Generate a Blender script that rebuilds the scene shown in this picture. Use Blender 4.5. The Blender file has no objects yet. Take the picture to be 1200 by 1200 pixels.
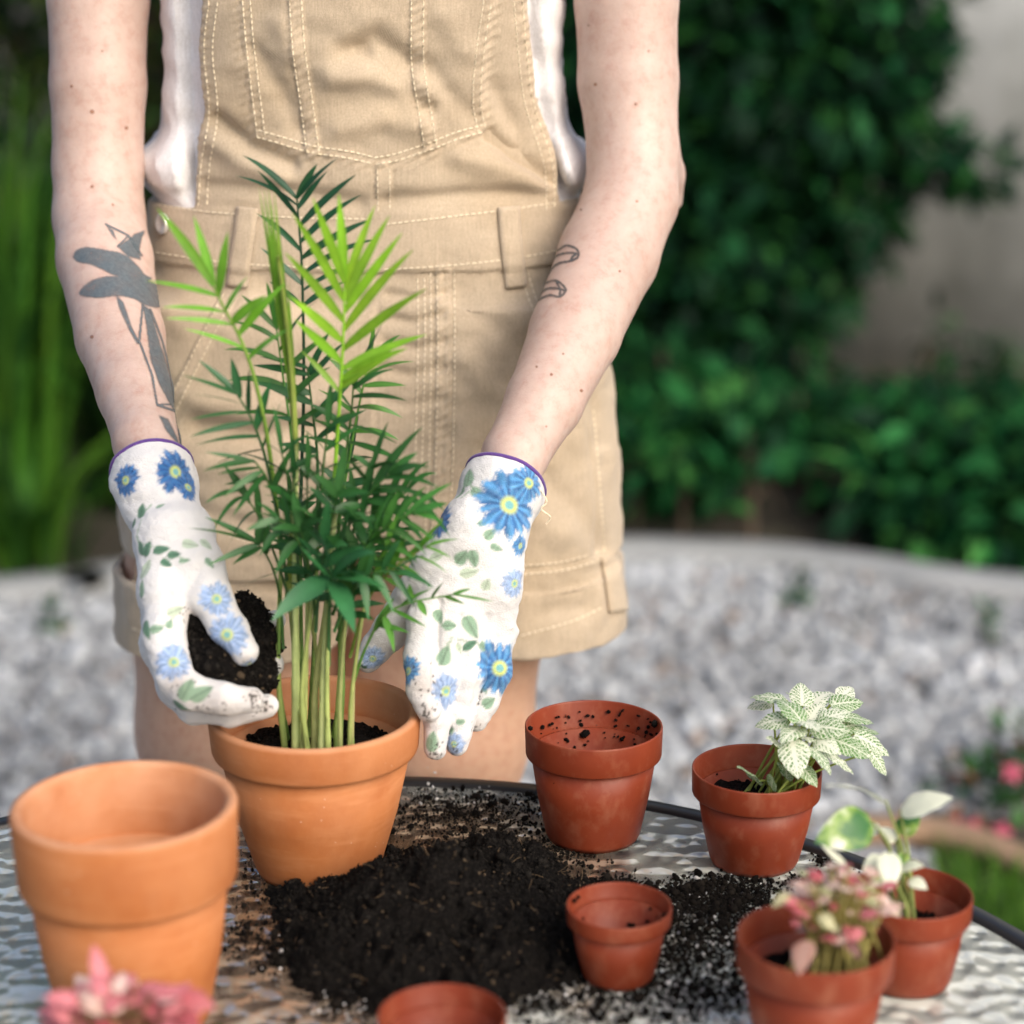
import bpy, bmesh, math, random
import numpy as np
from mathutils import Vector, Matrix
from mathutils.bvhtree import BVHTree

random.seed(7)
RNG = np.random.default_rng(7)
SC = bpy.context.scene
COL = SC.collection
R = math.radians

# ------------------------------------------------------------------ camera, sky, sun, exposure
CAM = np.array([0.0, 0.0, 1.27])
PITCH = R(15.6)
FPX = 2400.0
cam_d = bpy.data.cameras.new('camera')
cam_d.lens = 50
cam_d.sensor_width = 25
cam_d.clip_start = 0.05
cam_d.clip_end = 300
cam_d.dof.use_dof = True
cam_d.dof.focus_distance = 1.56
cam_d.dof.aperture_fstop = 2.0
cam = bpy.data.objects.new('camera', cam_d)
cam.location = CAM
cam.rotation_euler = (R(90) - PITCH, 0, 0)
COL.objects.link(cam)
SC.camera = cam

SUN_AZ, SUN_EL = R(142), R(36)        # azimuth from +Y (view direction) towards +X (right)
world = bpy.data.worlds.new('World')
SC.world = world
world.use_nodes = True
wn = world.node_tree
sky = wn.nodes.new('ShaderNodeTexSky')
sky.sky_type = 'NISHITA'
sky.sun_disc = False
sky.sun_elevation = SUN_EL
sky.sun_rotation = SUN_AZ
sky.air_density = 0.9
sky.dust_density = 5.0
sky.ozone_density = 0.3
wn.links.new(sky.outputs[0], wn.nodes['Background'].inputs[0])
wn.nodes['Background'].inputs[1].default_value = 0.15
sun_d = bpy.data.lights.new('sun', 'SUN')
sun_d.energy = 1.2
sun_d.angle = R(45)
sun_d.color = (1.0, 0.98, 0.965)
sun = bpy.data.objects.new('sun', sun_d)
sdir = Vector((math.sin(SUN_AZ) * math.cos(SUN_EL), math.cos(SUN_AZ) * math.cos(SUN_EL), math.sin(SUN_EL)))
sun.rotation_euler = sdir.to_track_quat('Z', 'Y').to_euler()
sun.location = (3, -1, 5)
COL.objects.link(sun)
SC.view_settings.view_transform = 'Standard'
SC.view_settings.look = 'None'
SC.view_settings.exposure = 0.48
SC.view_settings.gamma = 1
SC.view_settings.use_curve_mapping = False
SC.cycles.use_denoising = True
SC.cycles.max_bounces = 10
SC.cycles.transmission_bounces = 8
SC.cycles.transparent_max_bounces = 12
SC.cycles.sample_clamp_indirect = 6
SC.cycles.caustics_reflective = False

# ------------------------------------------------------------------ geometry of the view (used to survey positions)
CP, SP = math.cos(PITCH), math.sin(PITCH)
def ray(px, py):
    u, v = (px - 600) / FPX, (600 - py) / FPX
    return np.array([u, CP + v * SP, -SP + v * CP])
def P(px, py, Y):                    # point seen at that place, at distance Y
    d = ray(px, py)
    return CAM + d * (Y / d[1])
def T(px, py, z=0.6):                # point on a level plane
    d = ray(px, py)
    return CAM + d * ((z - CAM[2]) / d[2])
def px_m(p):                         # metres for one pixel at point p
    return ((p[1]) * CP + (CAM[2] - p[2]) * SP) / FPX
def proj(V):                         # (N,3) -> (N,2) pixels
    V = np.asarray(V) - CAM
    dep = V[:, 1] * CP - V[:, 2] * SP
    up = V[:, 1] * SP + V[:, 2] * CP
    return np.stack([600 + FPX * V[:, 0] / dep, 600 - FPX * up / dep], 1)

# ------------------------------------------------------------------ small helpers
def tag(o, label=None, cat=None, group=None, kind=None):
    if label: o['label'] = label
    if cat: o['category'] = cat
    if group: o['group'] = group
    if kind: o['kind'] = kind
    return o
def empty(name, loc=(0, 0, 0), **k):
    o = bpy.data.objects.new(name, None)
    o.location = loc
    o.empty_display_size = 0.05
    COL.objects.link(o)
    return tag(o, **k)
def link(name, me, mat=None, parent=None, smooth=True, **k):
    o = bpy.data.objects.new(name, me)
    COL.objects.link(o)
    if mat is not None and not me.materials: me.materials.append(mat)
    if smooth and len(me.polygons): me.polygons.foreach_set('use_smooth', np.ones(len(me.polygons), bool))
    if parent is not None:
        o.parent = parent
        q = parent
        off = Vector((0, 0, 0))
        while q is not None:
            off = off + q.location
            q = q.parent
        o.location = -off
    return tag(o, **k)
def npmesh(name, V, F):              # F: (n,3) or (n,4) array or list of arrays
    me = bpy.data.meshes.new(name)
    Fs = [np.asarray(f, np.int32) for f in (F if isinstance(F, list) else [F]) if len(f)]
    V = np.asarray(V, np.float32)
    me.vertices.add(len(V))
    me.vertices.foreach_set('co', V.ravel())
    nl = sum(f.size for f in Fs); nf = sum(len(f) for f in Fs)
    me.loops.add(nl); me.polygons.add(nf)
    me.loops.foreach_set('vertex_index', np.concatenate([f.ravel() for f in Fs]))
    st, a = [], 0
    for f in Fs:
        st.append(a + np.arange(len(f)) * f.shape[1]); a += f.size
    me.polygons.foreach_set('loop_start', np.concatenate(st).astype(np.int32))
    me.update(calc_edges=True)
    me.validate()
    return me
def setcol(me, C, name='col'):
    C = np.asarray(C, np.float32)
    if C.shape[1] == 3: C = np.concatenate([C, np.ones((len(C), 1), np.float32)], 1)
    a = me.color_attributes.new(name, 'FLOAT_COLOR', 'POINT')
    a.data.foreach_set('color', C.ravel())
def normals(V, F):
    N = np.zeros_like(V)
    n = np.cross(V[F[:, 2]] - V[F[:, 0]], V[F[:, 3 if F.shape[1] == 4 else 1]] - V[F[:, 1 if F.shape[1] == 4 else 0]])
    if F.shape[1] == 3: n = np.cross(V[F[:, 1]] - V[F[:, 0]], V[F[:, 2]] - V[F[:, 0]])
    for k in range(F.shape[1]): np.add.at(N, F[:, k], n)
    return N / (np.linalg.norm(N, axis=1, keepdims=True) + 1e-12)
def _hash(ix, iy, iz, s):
    h = (ix * 374761393 + iy * 668265263 + iz * 2147483647 + s * 1274126177) & 0xffffffff
    h = ((h ^ (h >> 13)) * 1274126177) & 0xffffffff
    return ((h ^ (h >> 16)) & 0xffff) / 65535.0
def vnoise(p, s=0):
    p = np.asarray(p, np.float64)
    i = np.floor(p).astype(np.int64); f = p - i
    f = f * f * (3 - 2 * f)
    r = 0
    for dx in (0, 1):
        for dy in (0, 1):
            for dz in (0, 1):
                w = (f[:, 0] if dx else 1 - f[:, 0]) * (f[:, 1] if dy else 1 - f[:, 1]) * (f[:, 2] if dz else 1 - f[:, 2])
                r = r + w * _hash(i[:, 0] + dx, i[:, 1] + dy, i[:, 2] + dz, s)
    return r * 2 - 1
def fbm(p, octv=4, s=0):
    r, a = 0, 1.0
    p = np.asarray(p, np.float64)
    for k in range(octv):
        r = r + a * vnoise(p * 2 ** k + 17.3 * k, s + k); a *= 0.5
    return r

# signed distance volumes -> surface nets
class Vol:
    def __init__(s, lo, hi, h):
        s.lo, s.h = np.array(lo, float), h
        s.n = np.ceil((np.array(hi) - s.lo) / h).astype(int) + 1
        s.F = np.full(s.n, 0.04, np.float32)
    def sub(s, lo, hi):
        a = np.clip(np.floor((np.array(lo) - s.lo) / s.h).astype(int), 0, s.n)
        b = np.clip(np.ceil((np.array(hi) - s.lo) / s.h).astype(int) + 1, 0, s.n)
        sl = tuple(slice(x, y) for x, y in zip(a, b))
        ax = [s.lo[i] + s.h * np.arange(a[i], b[i]) for i in range(3)]
        return sl, np.meshgrid(*ax, indexing='ij', sparse=True)
    def add(s, sl, d, k, mode='u'):
        F = s.F[sl]
        if mode == 'u':
            h = np.clip(0.5 + 0.5 * (F - d) / k, 0, 1) if k > 0 else (F > d) * 1.0
            s.F[sl] = F + (d - F) * h - k * h * (1 - h)
        elif mode == 'cut': s.F[sl] = np.maximum(F, -d)
        elif mode == 'and': s.F[sl] = np.maximum(F, d)
    def cone(s, a, b, ra, rb, k=0.006, sq=None, mode='u'):   # round cone; sq=(axis vector, factor) flattens across that axis
        a, b = np.array(a, float), np.array(b, float)
        m = max(ra, rb) * (1.0 if sq is None else max(1, 1 / sq[1])) + max(k, 0) * 1.5 + 3 * s.h
        sl, (X, Y, Z) = s.sub(np.minimum(a, b) - m, np.maximum(a, b) + m)
        ba = b - a; L = ba @ ba + 1e-12
        t = np.clip(((X - a[0]) * ba[0] + (Y - a[1]) * ba[1] + (Z - a[2]) * ba[2]) / L, 0, 1)
        dx, dy, dz = X - a[0] - t * ba[0], Y - a[1] - t * ba[1], Z - a[2] - t * ba[2]
        q = dx * dx + dy * dy + dz * dz
        if sq is not None:
            ax = np.array(sq[0], float); ax /= np.linalg.norm(ax)
            w = dx * ax[0] + dy * ax[1] + dz * ax[2]
            q = q + w * w * (1 / sq[1] ** 2 - 1)
        s.add(sl, (np.sqrt(q) - (ra + (rb - ra) * t)).astype(np.float32), k, mode)
    def chain(s, pts, k=0.006, **kw):                     # pts: [(p, r)...]
        for (a, ra), (b, rb) in zip(pts[:-1], pts[1:]): s.cone(a, b, ra, rb, k, **kw)
    def fn(s, lo, hi, f, k=0.01, mode='u'):
        sl, (X, Y, Z) = s.sub(lo, hi)
        s.add(sl, np.broadcast_to(f(X, Y, Z), s.F[sl].shape).astype(np.float32), k, mode)
    def mesh(s):
        F = s.F; S = F < 0
        n = np.array(F.shape)
        c = n - 1
        cnt = np.zeros(c, np.int8); acc = np.zeros(tuple(c) + (3,), np.float32)
        core = lambda o: tuple(slice(o[i], o[i] + c[i]) for i in range(3))
        # only cells with a sign change
        mn = np.ones(c, bool); mx = np.zeros(c, bool)
        for o in np.ndindex(2, 2, 2):
            q = S[core(o)]; mn &= q; mx |= q
        act = np.argwhere(mx & ~mn)
        idx = np.full(c, -1, np.int64); idx[tuple(act.T)] = np.arange(len(act))
        num = np.zeros((len(act), 3)); den = np.zeros(len(act))
        for ax in range(3):
            oth = [i for i in range(3) if i != ax]
            for u in (0, 1):
                for w in (0, 1):
                    o0 = np.zeros(3, int); o0[oth[0]] = u; o0[oth[1]] = w
                    o1 = o0.copy(); o1[ax] = 1
                    f0 = F[tuple((act + o0).T)].astype(float); f1 = F[tuple((act + o1).T)].astype(float)
                    m = (f0 < 0) != (f1 < 0)
                    t = np.where(m, f0 / np.where(m, f0 - f1, 1), 0)
                    pt = np.repeat(o0[None].astype(float), len(act), 0); pt[:, ax] = t
                    num[m] += pt[m]; den[m] += 1
        V = s.lo + s.h * (act + num / den[:, None])
        Q = []
        for ax in range(3):
            o = [i for i in range(3) if i != ax]
            sl0 = [slice(1, -1)] * 3; sl1 = [slice(1, -1)] * 3
            sl0[ax] = slice(0, -1); sl1[ax] = slice(1, None)
            A, B = S[tuple(sl0)], S[tuple(sl1)]
            e = np.argwhere(A != B); e2 = e + 1; e2[:, ax] -= 1
            flip = A[tuple(e.T)]
            def cell(du, dv):
                q = e2.copy(); q[:, o[0]] += du; q[:, o[1]] += dv
                return idx[tuple(q.T)]
            q = np.stack([cell(-1, -1), cell(0, -1), cell(0, 0), cell(-1, 0)], 1)
            if ax == 1: flip = ~flip
            q[~flip] = q[~flip][:, ::-1]
            Q.append(q)
        Q = np.concatenate(Q)
        return V, Q[(Q >= 0).all(1)]

def bvh_of(V, F): return BVHTree.FromPolygons([tuple(v) for v in V], [tuple(int(i) for i in f) for f in F])
def hit(bvh, px, py):
    d = Vector(ray(px, py)).normalized()
    loc, nor, i, t = bvh.ray_cast(Vector(CAM), d)
    return (np.array(loc), np.array(nor)) if loc is not None else (None, None)

def catmull(pts, n):
    p = np.array(pts, float); p = np.vstack([2 * p[0] - p[1], p, 2 * p[-1] - p[-2]])
    out = []
    for i in range(1, len(p) - 2):
        t = np.linspace(0, 1, n, endpoint=False)[:, None]
        a, b, c, d = p[i - 1], p[i], p[i + 1], p[i + 2]
        out.append(0.5 * (2 * b + (c - a) * t + (2 * a - 5 * b + 4 * c - d) * t ** 2 + (3 * b - a - 3 * c + d) * t ** 3))
    return np.vstack(out + [p[-2][None]])
def tube(pts, rad, n=8, cap=True):
    pts = np.asarray(pts, float); rad = np.broadcast_to(rad, len(pts))
    tg = np.gradient(pts, axis=0); tg /= np.linalg.norm(tg, axis=1, keepdims=True) + 1e-12
    up = np.array([0.31, 0.23, 0.92]) if abs(tg[0, 2]) < 0.9 else np.array([1.0, 0.1, 0])
    V = []
    a = np.linspace(0, 2 * np.pi, n, endpoint=False)
    for p, t, r in zip(pts, tg, rad):
        u = np.cross(t, up); u /= np.linalg.norm(u); w = np.cross(t, u); 
        V.append(p + r * (np.cos(a)[:, None] * u + np.sin(a)[:, None] * w))
    V = np.vstack(V); m = len(pts)
    F = [[i * n + j, i * n + (j + 1) % n, (i + 1) * n + (j + 1) % n, (i + 1) * n + j] for i in range(m - 1) for j in range(n)]
    Fq = np.array(F)[:, ::-1]
    if cap:
        V = np.vstack([V, pts[:1], pts[-1:]])
        c0, c1 = m * n, m * n + 1
        Ft = np.array([[c0, j, (j + 1) % n] for j in range(n)] + [[c1, (m - 1) * n + (j + 1) % n, (m - 1) * n + j] for j in range(n)])
        return V, [Fq, Ft[:, ::-1]]
    return V, [Fq]
def lathe(prof, n=96, closed=False):
    prof = np.array(prof, float); m = len(prof)
    a = np.linspace(0, 2 * np.pi, n, endpoint=False)
    V = np.stack([prof[:, 0, None] * np.cos(a), prof[:, 0, None] * np.sin(a), np.repeat(prof[:, 1, None], n, 1)], -1).reshape(-1, 3)
    ii = range(m if closed else m - 1)
    F = np.array([[i * n + j, i * n + (j + 1) % n, ((i + 1) % m) * n + (j + 1) % n, ((i + 1) % m) * n + j] for i in ii for j in range(n)])
    return V, F
def merge(parts):                    # [(V,[F..] or F)] -> V,[F4,F3]
    V, q, t, a = [], [], [], 0
    for v, f in parts:
        for g in (f if isinstance(f, list) else [f]):
            g = np.asarray(g)
            if len(g): (q if g.shape[1] == 4 else t).append(g + a)
        V.append(v); a += len(v)
    out = []
    if q: out.append(np.vstack(q))
    if t: out.append(np.vstack(t))
    return np.vstack(V), out
def rotmats(n, rng, tilt=None):
    q = rng.normal(size=(n, 4)); q /= np.linalg.norm(q, axis=1, keepdims=True)
    w, x, y, z = q.T
    return np.stack([1 - 2 * (y * y + z * z), 2 * (x * y - z * w), 2 * (x * z + y * w), 2 * (x * y + z * w), 1 - 2 * (x * x + z * z), 2 * (y * z - x * w),
                     2 * (x * z - y * w), 2 * (y * z + x * w), 1 - 2 * (x * x + y * y)], -1).reshape(n, 3, 3)
def scatter(tv, tf, pos, rot, scl):  # copies of a template, joined
    tv = np.asarray(tv, float); n = len(pos)
    scl = np.asarray(scl, float)
    if scl.ndim == 1: scl = scl[:, None].repeat(3, 1)
    V = np.einsum('nij,nvj->nvi', rot, tv[None] * scl[:, None, :]) + pos[:, None, :]
    F = (np.asarray(tf)[None] + (np.arange(n) * len(tv))[:, None, None]).reshape(-1, len(tf[0]))
    return V.reshape(-1, 3), F
def ico(sub=1):
    bm = bmesh.new(); bmesh.ops.create_icosphere(bm, subdivisions=sub, radius=1)
    V = np.array([v.co[:] for v in bm.verts]); F = np.array([[v.index for v in f.verts] for f in bm.faces]); bm.free()
    return V, F
ICO1, ICO2 = ico(1), ico(2)
CUBE_V = np.array([[x, y, z] for x in (-.5, .5) for y in (-.5, .5) for z in (-.5, .5)])
CUBE_F = np.array([[0, 1, 3, 2], [4, 6, 7, 5], [0, 4, 5, 1], [2, 3, 7, 6], [0, 2, 6, 4], [1, 5, 7, 3]])
def box(c, s, rot=None):
    V = CUBE_V * np.array(s)
    if rot is not None: V = V @ np.array(rot).T
    return V + np.array(c), CUBE_F

# ------------------------------------------------------------------ materials
class Mat:
    def __init__(s, name, base=(0.5, 0.5, 0.5), rough=0.6, **kw):
        s.m = bpy.data.materials.new(name); s.m.use_nodes = True
        s.nt = s.m.node_tree; s.b = s.nt.nodes['Principled BSDF']
        s.b.inputs['Base Color'].default_value = (*base, 1); s.b.inputs['Roughness'].default_value = rough
        for k, v in kw.items(): s.b.inputs[k.replace('_', ' ')].default_value = v
        s._co = None
    def n(s, t, **kw):
        x = s.nt.nodes.new('ShaderNode' + t)
        for k, v in kw.items():
            if hasattr(x, k) and k not in ('color',): setattr(x, k, v)
            else: x.inputs[k].default_value = v
        return x
    def l(s, a, b): s.nt.links.new(a, b); return s
    def co(s, scale=(1, 1, 1), which='Object'):
        tc = s.n('TexCoord'); mp = s.n('Mapping')
        mp.inputs['Scale'].default_value = scale
        s.l(tc.outputs[which], mp.inputs[0]); return mp.outputs[0]
    def noise(s, scale, detail=4, rough=0.55, co=None, dist=0.0):
        x = s.n('TexNoise'); x.inputs['Scale'].default_value = scale; x.inputs['Detail'].default_value = detail
        x.inputs['Roughness'].default_value = rough; x.inputs['Distortion'].default_value = dist
        s.l(co if co is not None else s.co(), x.inputs['Vector']); return x.outputs['Fac']
    def vor(s, scale, co=None, feature='F1', out='Distance', **k):
        x = s.n('TexVoronoi', feature=feature); x.inputs['Scale'].default_value = scale
        s.l(co if co is not None else s.co(), x.inputs['Vector']); return x.outputs[out]
    def ramp(s, fac, stops):
        x = s.n('ValToRGB'); e = x.color_ramp.elements
        while len(e) < len(stops): e.new(0.5)
        for q, (p, c) in zip(e, stops): q.position = p; q.color = (*c, 1) if len(c) == 3 else c
        s.l(fac, x.inputs[0]); return x.outputs[0]
    def mix(s, fac, a, b, blend='MIX'):
        x = s.n('Mix', data_type='RGBA', blend_type=blend)
        for v, i in ((fac, 0), (a, 6), (b, 7)):
            if isinstance(v, (int, float)): x.inputs[i].default_value = v
            elif isinstance(v, tuple): x.inputs[i].default_value = (*v, 1)
            else: s.l(v, x.inputs[i])
        return x.outputs[2]
    def math(s, op, a, b=0.0, c=0.0):
        x = s.n('Math', operation=op)
        for v, i in ((a, 0), (b, 1), (c, 2)):
            if isinstance(v, (int, float)): x.inputs[i].default_value = v
            else: s.l(v, x.inputs[i])
        return x.outputs[0]
    def attr(s, name='col'):
        x = s.n('Attribute'); x.attribute_name = name; return x.outputs['Color']
    def bump(s, h, strength=0.5, dist=0.001, prev=None):
        x = s.n('Bump'); x.inputs['Strength'].default_value = strength; x.inputs['Distance'].default_value = dist
        s.l(h, x.inputs['Height'])
        if prev is not None: s.l(prev, x.inputs['Normal'])
        s.l(x.outputs[0], s.b.inputs['Normal']); return x.outputs[0]
    def base(s, c): s.l(c, s.b.inputs['Base Color']); return s
    def rough(s, c): s.l(c, s.b.inputs['Roughness']); return s

def m_skin():
    m = Mat('skin', rough=0.48, Subsurface_Weight=0.15, Subsurface_Scale=0.004)
    m.b.inputs['Subsurface Radius'].default_value = (1.0, 0.35, 0.2)
    c = m.co()
    a = m.ramp(m.noise(9, 3, co=c), [(0.25, (0.50, 0.365, 0.315)), (0.5, (0.55, 0.42, 0.37)), (0.75, (0.59, 0.46, 0.405))])
    b = m.ramp(m.noise(95, 5, 0.65, co=c), [(0.28, (0.86, 0.74, 0.70)), (0.5, (0.97, 0.94, 0.92)), (0.7, (1.03, 1.03, 1.02))])
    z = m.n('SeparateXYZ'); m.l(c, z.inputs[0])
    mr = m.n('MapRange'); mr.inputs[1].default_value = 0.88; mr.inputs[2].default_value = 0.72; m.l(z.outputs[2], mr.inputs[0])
    a = m.mix(mr.outputs[0], a, (0.60, 0.38, 0.27))          # legs: shade and warm bounce from the pots painted into the skin colour
    m.base(m.mix(1.0, a, b, 'MULTIPLY'))
    pb = m.bump(m.noise(900, 2, co=c), 0.4, 0.0005)
    m.bump(m.noise(45, 4, co=c), 0.25, 0.003, pb)
    return m.m
def m_cloth(name, base, var, scale=1600, fuzz=0.25, colattr=False, bstr=0.35):
    m = Mat(name, rough=0.9, Sheen_Weight=fuzz)
    m.b.inputs['Specular IOR Level'].default_value = 0.2
    c = m.co()
    n1 = m.noise(14, 5, co=c); n2 = m.noise(scale * 0.45, 2, co=c)
    w = m.n('TexWave', wave_type='BANDS', bands_direction='DIAGONAL'); w.inputs['Scale'].default_value = scale * 0.28
    w.inputs['Distortion'].default_value = 0.6; m.l(c, w.inputs['Vector'])
    col = m.ramp(n1, [(0.25, tuple(base[i] * (1 - var) for i in range(3))), (0.75, tuple(min(1, base[i] * (1 + var)) for i in range(3)))])
    col = m.mix(1.0, col, m.ramp(n2, [(0.3, (0.88, 0.87, 0.86)), (0.7, (1.06, 1.06, 1.06))]), 'MULTIPLY')
    sl = m.noise(1, 3, 0.6, co=m.co((900, 900, 30)))
    col = m.mix(0.8, col, m.ramp(sl, [(0.3, (0.86, 0.85, 0.83)), (0.7, (1.1, 1.1, 1.1))]), 'MULTIPLY')
    if colattr: col = m.mix(1.0, col, m.attr(), 'MULTIPLY')
    m.base(col)
    p = m.bump(w.outputs['Fac'], bstr, 0.0004)
    m.bump(n2, bstr, 0.0005, p)
    return m.m
def m_vcol(name, rough=0.7, bscale=1500, bstr=0.3, bdist=0.0004, knit=False, **kw):
    m = Mat(name, rough=rough, **kw); m.base(m.attr())
    pb = m.bump(m.noise(bscale, 2), bstr, bdist)
    if knit: m.bump(m.vor(820, co=m.co((1, 1, 1.7))), 0.7, 0.0007, pb)
    return m.m
def m_terracotta():
    m = Mat('terracotta', rough=0.82)
    m.b.inputs['Specular IOR Level'].default_value = 0.25
    c = m.co()
    a = m.ramp(m.noise(16, 6, 0.6, co=c), [(0.28, (0.34, 0.105, 0.030)), (0.5, (0.42, 0.145, 0.044)), (0.74, (0.49, 0.190, 0.070))])
    st = m.noise(1, 5, co=m.co((14, 14, 90)))
    a = m.mix(m.ramp(st, [(0.52, (0, 0, 0)), (0.75, (0.35, 0.35, 0.35))]), a, (0.66, 0.32, 0.15))
    sp = m.ramp(m.vor(150, co=c), [(0.05, (1, 1, 1)), (0.085, (0, 0, 0))])
    gate = m.ramp(m.noise(33, 2, co=c), [(0.52, (0, 0, 0)), (0.60, (1, 1, 1))])
    a = m.mix(m.math('MULTIPLY', m.mix(1.0, sp, gate, 'MULTIPLY'), 0.75), a, (0.72, 0.60, 0.48))
    dk = m.ramp(m.vor(95, co=m.co((1.1, 0.93, 1.2))), [(0.03, (1, 1, 1)), (0.06, (0, 0, 0))])
    a = m.mix(m.math('MULTIPLY', dk, 0.5), a, (0.16, 0.06, 0.03))
    pale = m.n('Attribute'); pale.attribute_name = 'pale'
    pf = m.math('MULTIPLY', pale.outputs['Fac'], m.ramp(m.noise(38, 5, co=c), [(0.25, (0.35,) * 3), (0.7, (1, 1, 1))]))
    a = m.mix(pf, a, (0.58, 0.31, 0.18))
    bl = m.ramp(m.noise(7, 6, 0.7, co=m.co((1, 1, 0.6))), [(0.46, (0, 0, 0)), (0.70, (0.42, 0.42, 0.42))])
    a = m.mix(bl, a, (0.52, 0.255, 0.125))
    dm = m.ramp(m.noise(11, 5, 0.65, co=m.co((1, 1, 1.6))), [(0.50, (0, 0, 0)), (0.75, (0.35, 0.35, 0.35))])
    a = m.mix(dm, a, (0.34, 0.11, 0.04))
    m.base(a)
    p = m.bump(m.noise(420, 4, co=c), 0.3, 0.0005)
    m.bump(st, 0.3, 0.0008, p)
    return m.m
def m_plastic():
    m = Mat('brown_plastic', rough=0.38); m.b.inputs['Specular IOR Level'].default_value = 0.28
    c = m.co()
    a = m.ramp(m.noise(25, 5, co=c), [(0.3, (0.165, 0.027, 0.010)), (0.7, (0.215, 0.038, 0.014))])
    dust = m.ramp(m.noise(1, 6, 0.65, co=m.co((60, 60, 45))), [(0.50, (0, 0, 0)), (0.78, (0.42, 0.42, 0.42))])
    a = m.mix(dust, a, (0.34, 0.15, 0.09))
    sp = m.ramp(m.vor(170, co=c), [(0.07, (1, 1, 1)), (0.11, (0, 0, 0))])
    gate = m.ramp(m.noise(45, 2, co=c), [(0.59, (0, 0, 0)), (0.65, (1, 1, 1))])
    a = m.mix(m.math('MULTIPLY', m.mix(1.0, sp, gate, 'MULTIPLY'), 0.8), a, (0.035, 0.022, 0.015))
    m.base(a)
    m.rough(m.ramp(m.noise(40, 5, co=c), [(0.3, (0.38,) * 3), (0.7, (0.58,) * 3)]))
    m.bump(m.noise(260, 3, co=c), 0.12, 0.0004)
    return m.m
def m_soil(name='soil'):
    m = Mat(name, rough=0.75); m.b.inputs['Specular IOR Level'].default_value = 0.06
    c = m.co()
    a = m.ramp(m.noise(520, 4, 0.7, co=c), [(0.33, (0.0022, 0.0020, 0.0019)), (0.55, (0.006, 0.0053, 0.0048)), (0.8, (0.040, 0.034, 0.029))])
    m.base(a); m.bump(m.noise(700, 4, 0.7, co=c), 0.9, 0.0015); return m.m
def m_leafcol(name, rough=0.45, trans=0.25, spec=0.4):   # vertex colour leaf with light passing through
    m = Mat(name, rough=rough); a = m.attr(); m.b.inputs['Specular IOR Level'].default_value = spec
    v = m.mix(1.0, a, m.ramp(m.noise(70, 3), [(0.3, (0.78, 0.8, 0.75)), (0.7, (1.12, 1.1, 1.05))]), 'MULTIPLY')
    m.base(v)
    tr = m.n('BsdfTranslucent'); m.l(v, tr.inputs['Color'])
    mx = m.n('MixShader'); mx.inputs[0].default_value = trans
    m.l(m.b.outputs[0], mx.inputs[1]); m.l(tr.outputs[0], mx.inputs[2])
    m.l(mx.outputs[0], m.nt.nodes['Material Output'].inputs[0]); return m.m

def m_ink(a=(0.075, 0.105, 0.128), b=(0.13, 0.165, 0.185), op=0.88, name='tattoo_ink'):
    m = Mat(name, rough=0.5); m.base(m.ramp(m.noise(300, 4, 0.7), [(0.3, a), (0.7, b)]))
    at = m.n('Attribute'); at.attribute_name = 'soft'
    v = m.ramp(m.noise(75, 3), [(0.3, (op * 0.72,) * 3), (0.65, (op,) * 3)])
    m.l(m.math('MULTIPLY', at.outputs['Fac'], v), m.b.inputs['Alpha']); return m.m
MS = {
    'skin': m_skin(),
    'denim': m_cloth('tan_twill', (0.515, 0.425, 0.315), 0.13, colattr=True, bstr=0.6),
    'stitch': m_cloth('cream_thread', (0.80, 0.71, 0.54), 0.12),
    'white': m_cloth('white_jersey', (0.84, 0.84, 0.87), 0.02, fuzz=0.0),
    'terracotta': m_terracotta(), 'plastic': m_plastic(), 'soil': m_soil(),
    'glove': m_vcol('printed_knit', 0.85, 1900, 0.45, 0.0005, True, Sheen_Weight=0.15),
    'purple': m_cloth('purple_binding', (0.11, 0.05, 0.25), 0.1),
    'ink': m_ink(),
    'fineink': m_ink((0.05, 0.06, 0.07), (0.09, 0.10, 0.11), 0.8, 'tattoo_line'),
    'mole': m_ink((0.28, 0.12, 0.07), (0.36, 0.17, 0.10), 0.85, 'mole'),
    'metal': Mat('button_metal', (0.85, 0.85, 0.85), 0.3, Metallic=0.6).m,
    'black': Mat('black_metal', (0.012, 0.012, 0.013), 0.4).m,
    'leaf': m_leafcol('palm_leaf', 0.38, 0.3),
    'bgleaf': m_leafcol('hedge_leaf', 0.6, 0.3, 0.12),
    'pleaf': m_leafcol('small_leaf', 0.5, 0.3),
    'crumb': m_vcol('crumb', 0.95, 900, 0.6, 0.001, Specular_IOR_Level=0.08),
    'stone': m_vcol('stone', 0.85, 120, 0.4, 0.003),
    'hair': Mat('hair_brown', (0.10, 0.05, 0.025), 0.5).m,
}

# ================================================================== SETTING
def m_ground():
    m = Mat('earth', rough=0.95); c = m.co()
    m.base(m.ramp(m.noise(6, 8, 0.7, co=c), [(0.3, (0.022, 0.018, 0.012)), (0.55, (0.05, 0.042, 0.028)), (0.75, (0.04, 0.06, 0.02))]))
    m.bump(m.noise(40, 6, co=c), 0.8, 0.02); return m.m
def m_concrete(name, a, b, sc=3.0):
    m = Mat(name, rough=0.9); c = m.co()
    col = m.ramp(m.noise(sc, 8, 0.65, co=c), [(0.3, a), (0.7, b)])
    st = m.ramp(m.noise(1, 6, co=m.co((4, 4, 0.8))), [(0.52, (1, 1, 1)), (0.72, (0.72, 0.72, 0.69))])
    m.base(m.mix(1.0, col, st, 'MULTIPLY')); m.bump(m.noise(45, 6, co=c), 0.4, 0.006); return m.m
MS['ground'] = m_ground()
MS['concrete'] = m_concrete('pale_concrete', (0.24, 0.255, 0.26), (0.34, 0.355, 0.36), 8)
MS['wall'] = m_concrete('rendered_wall', (0.48, 0.51, 0.50), (0.90, 0.93, 0.92), 4.5)
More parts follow.
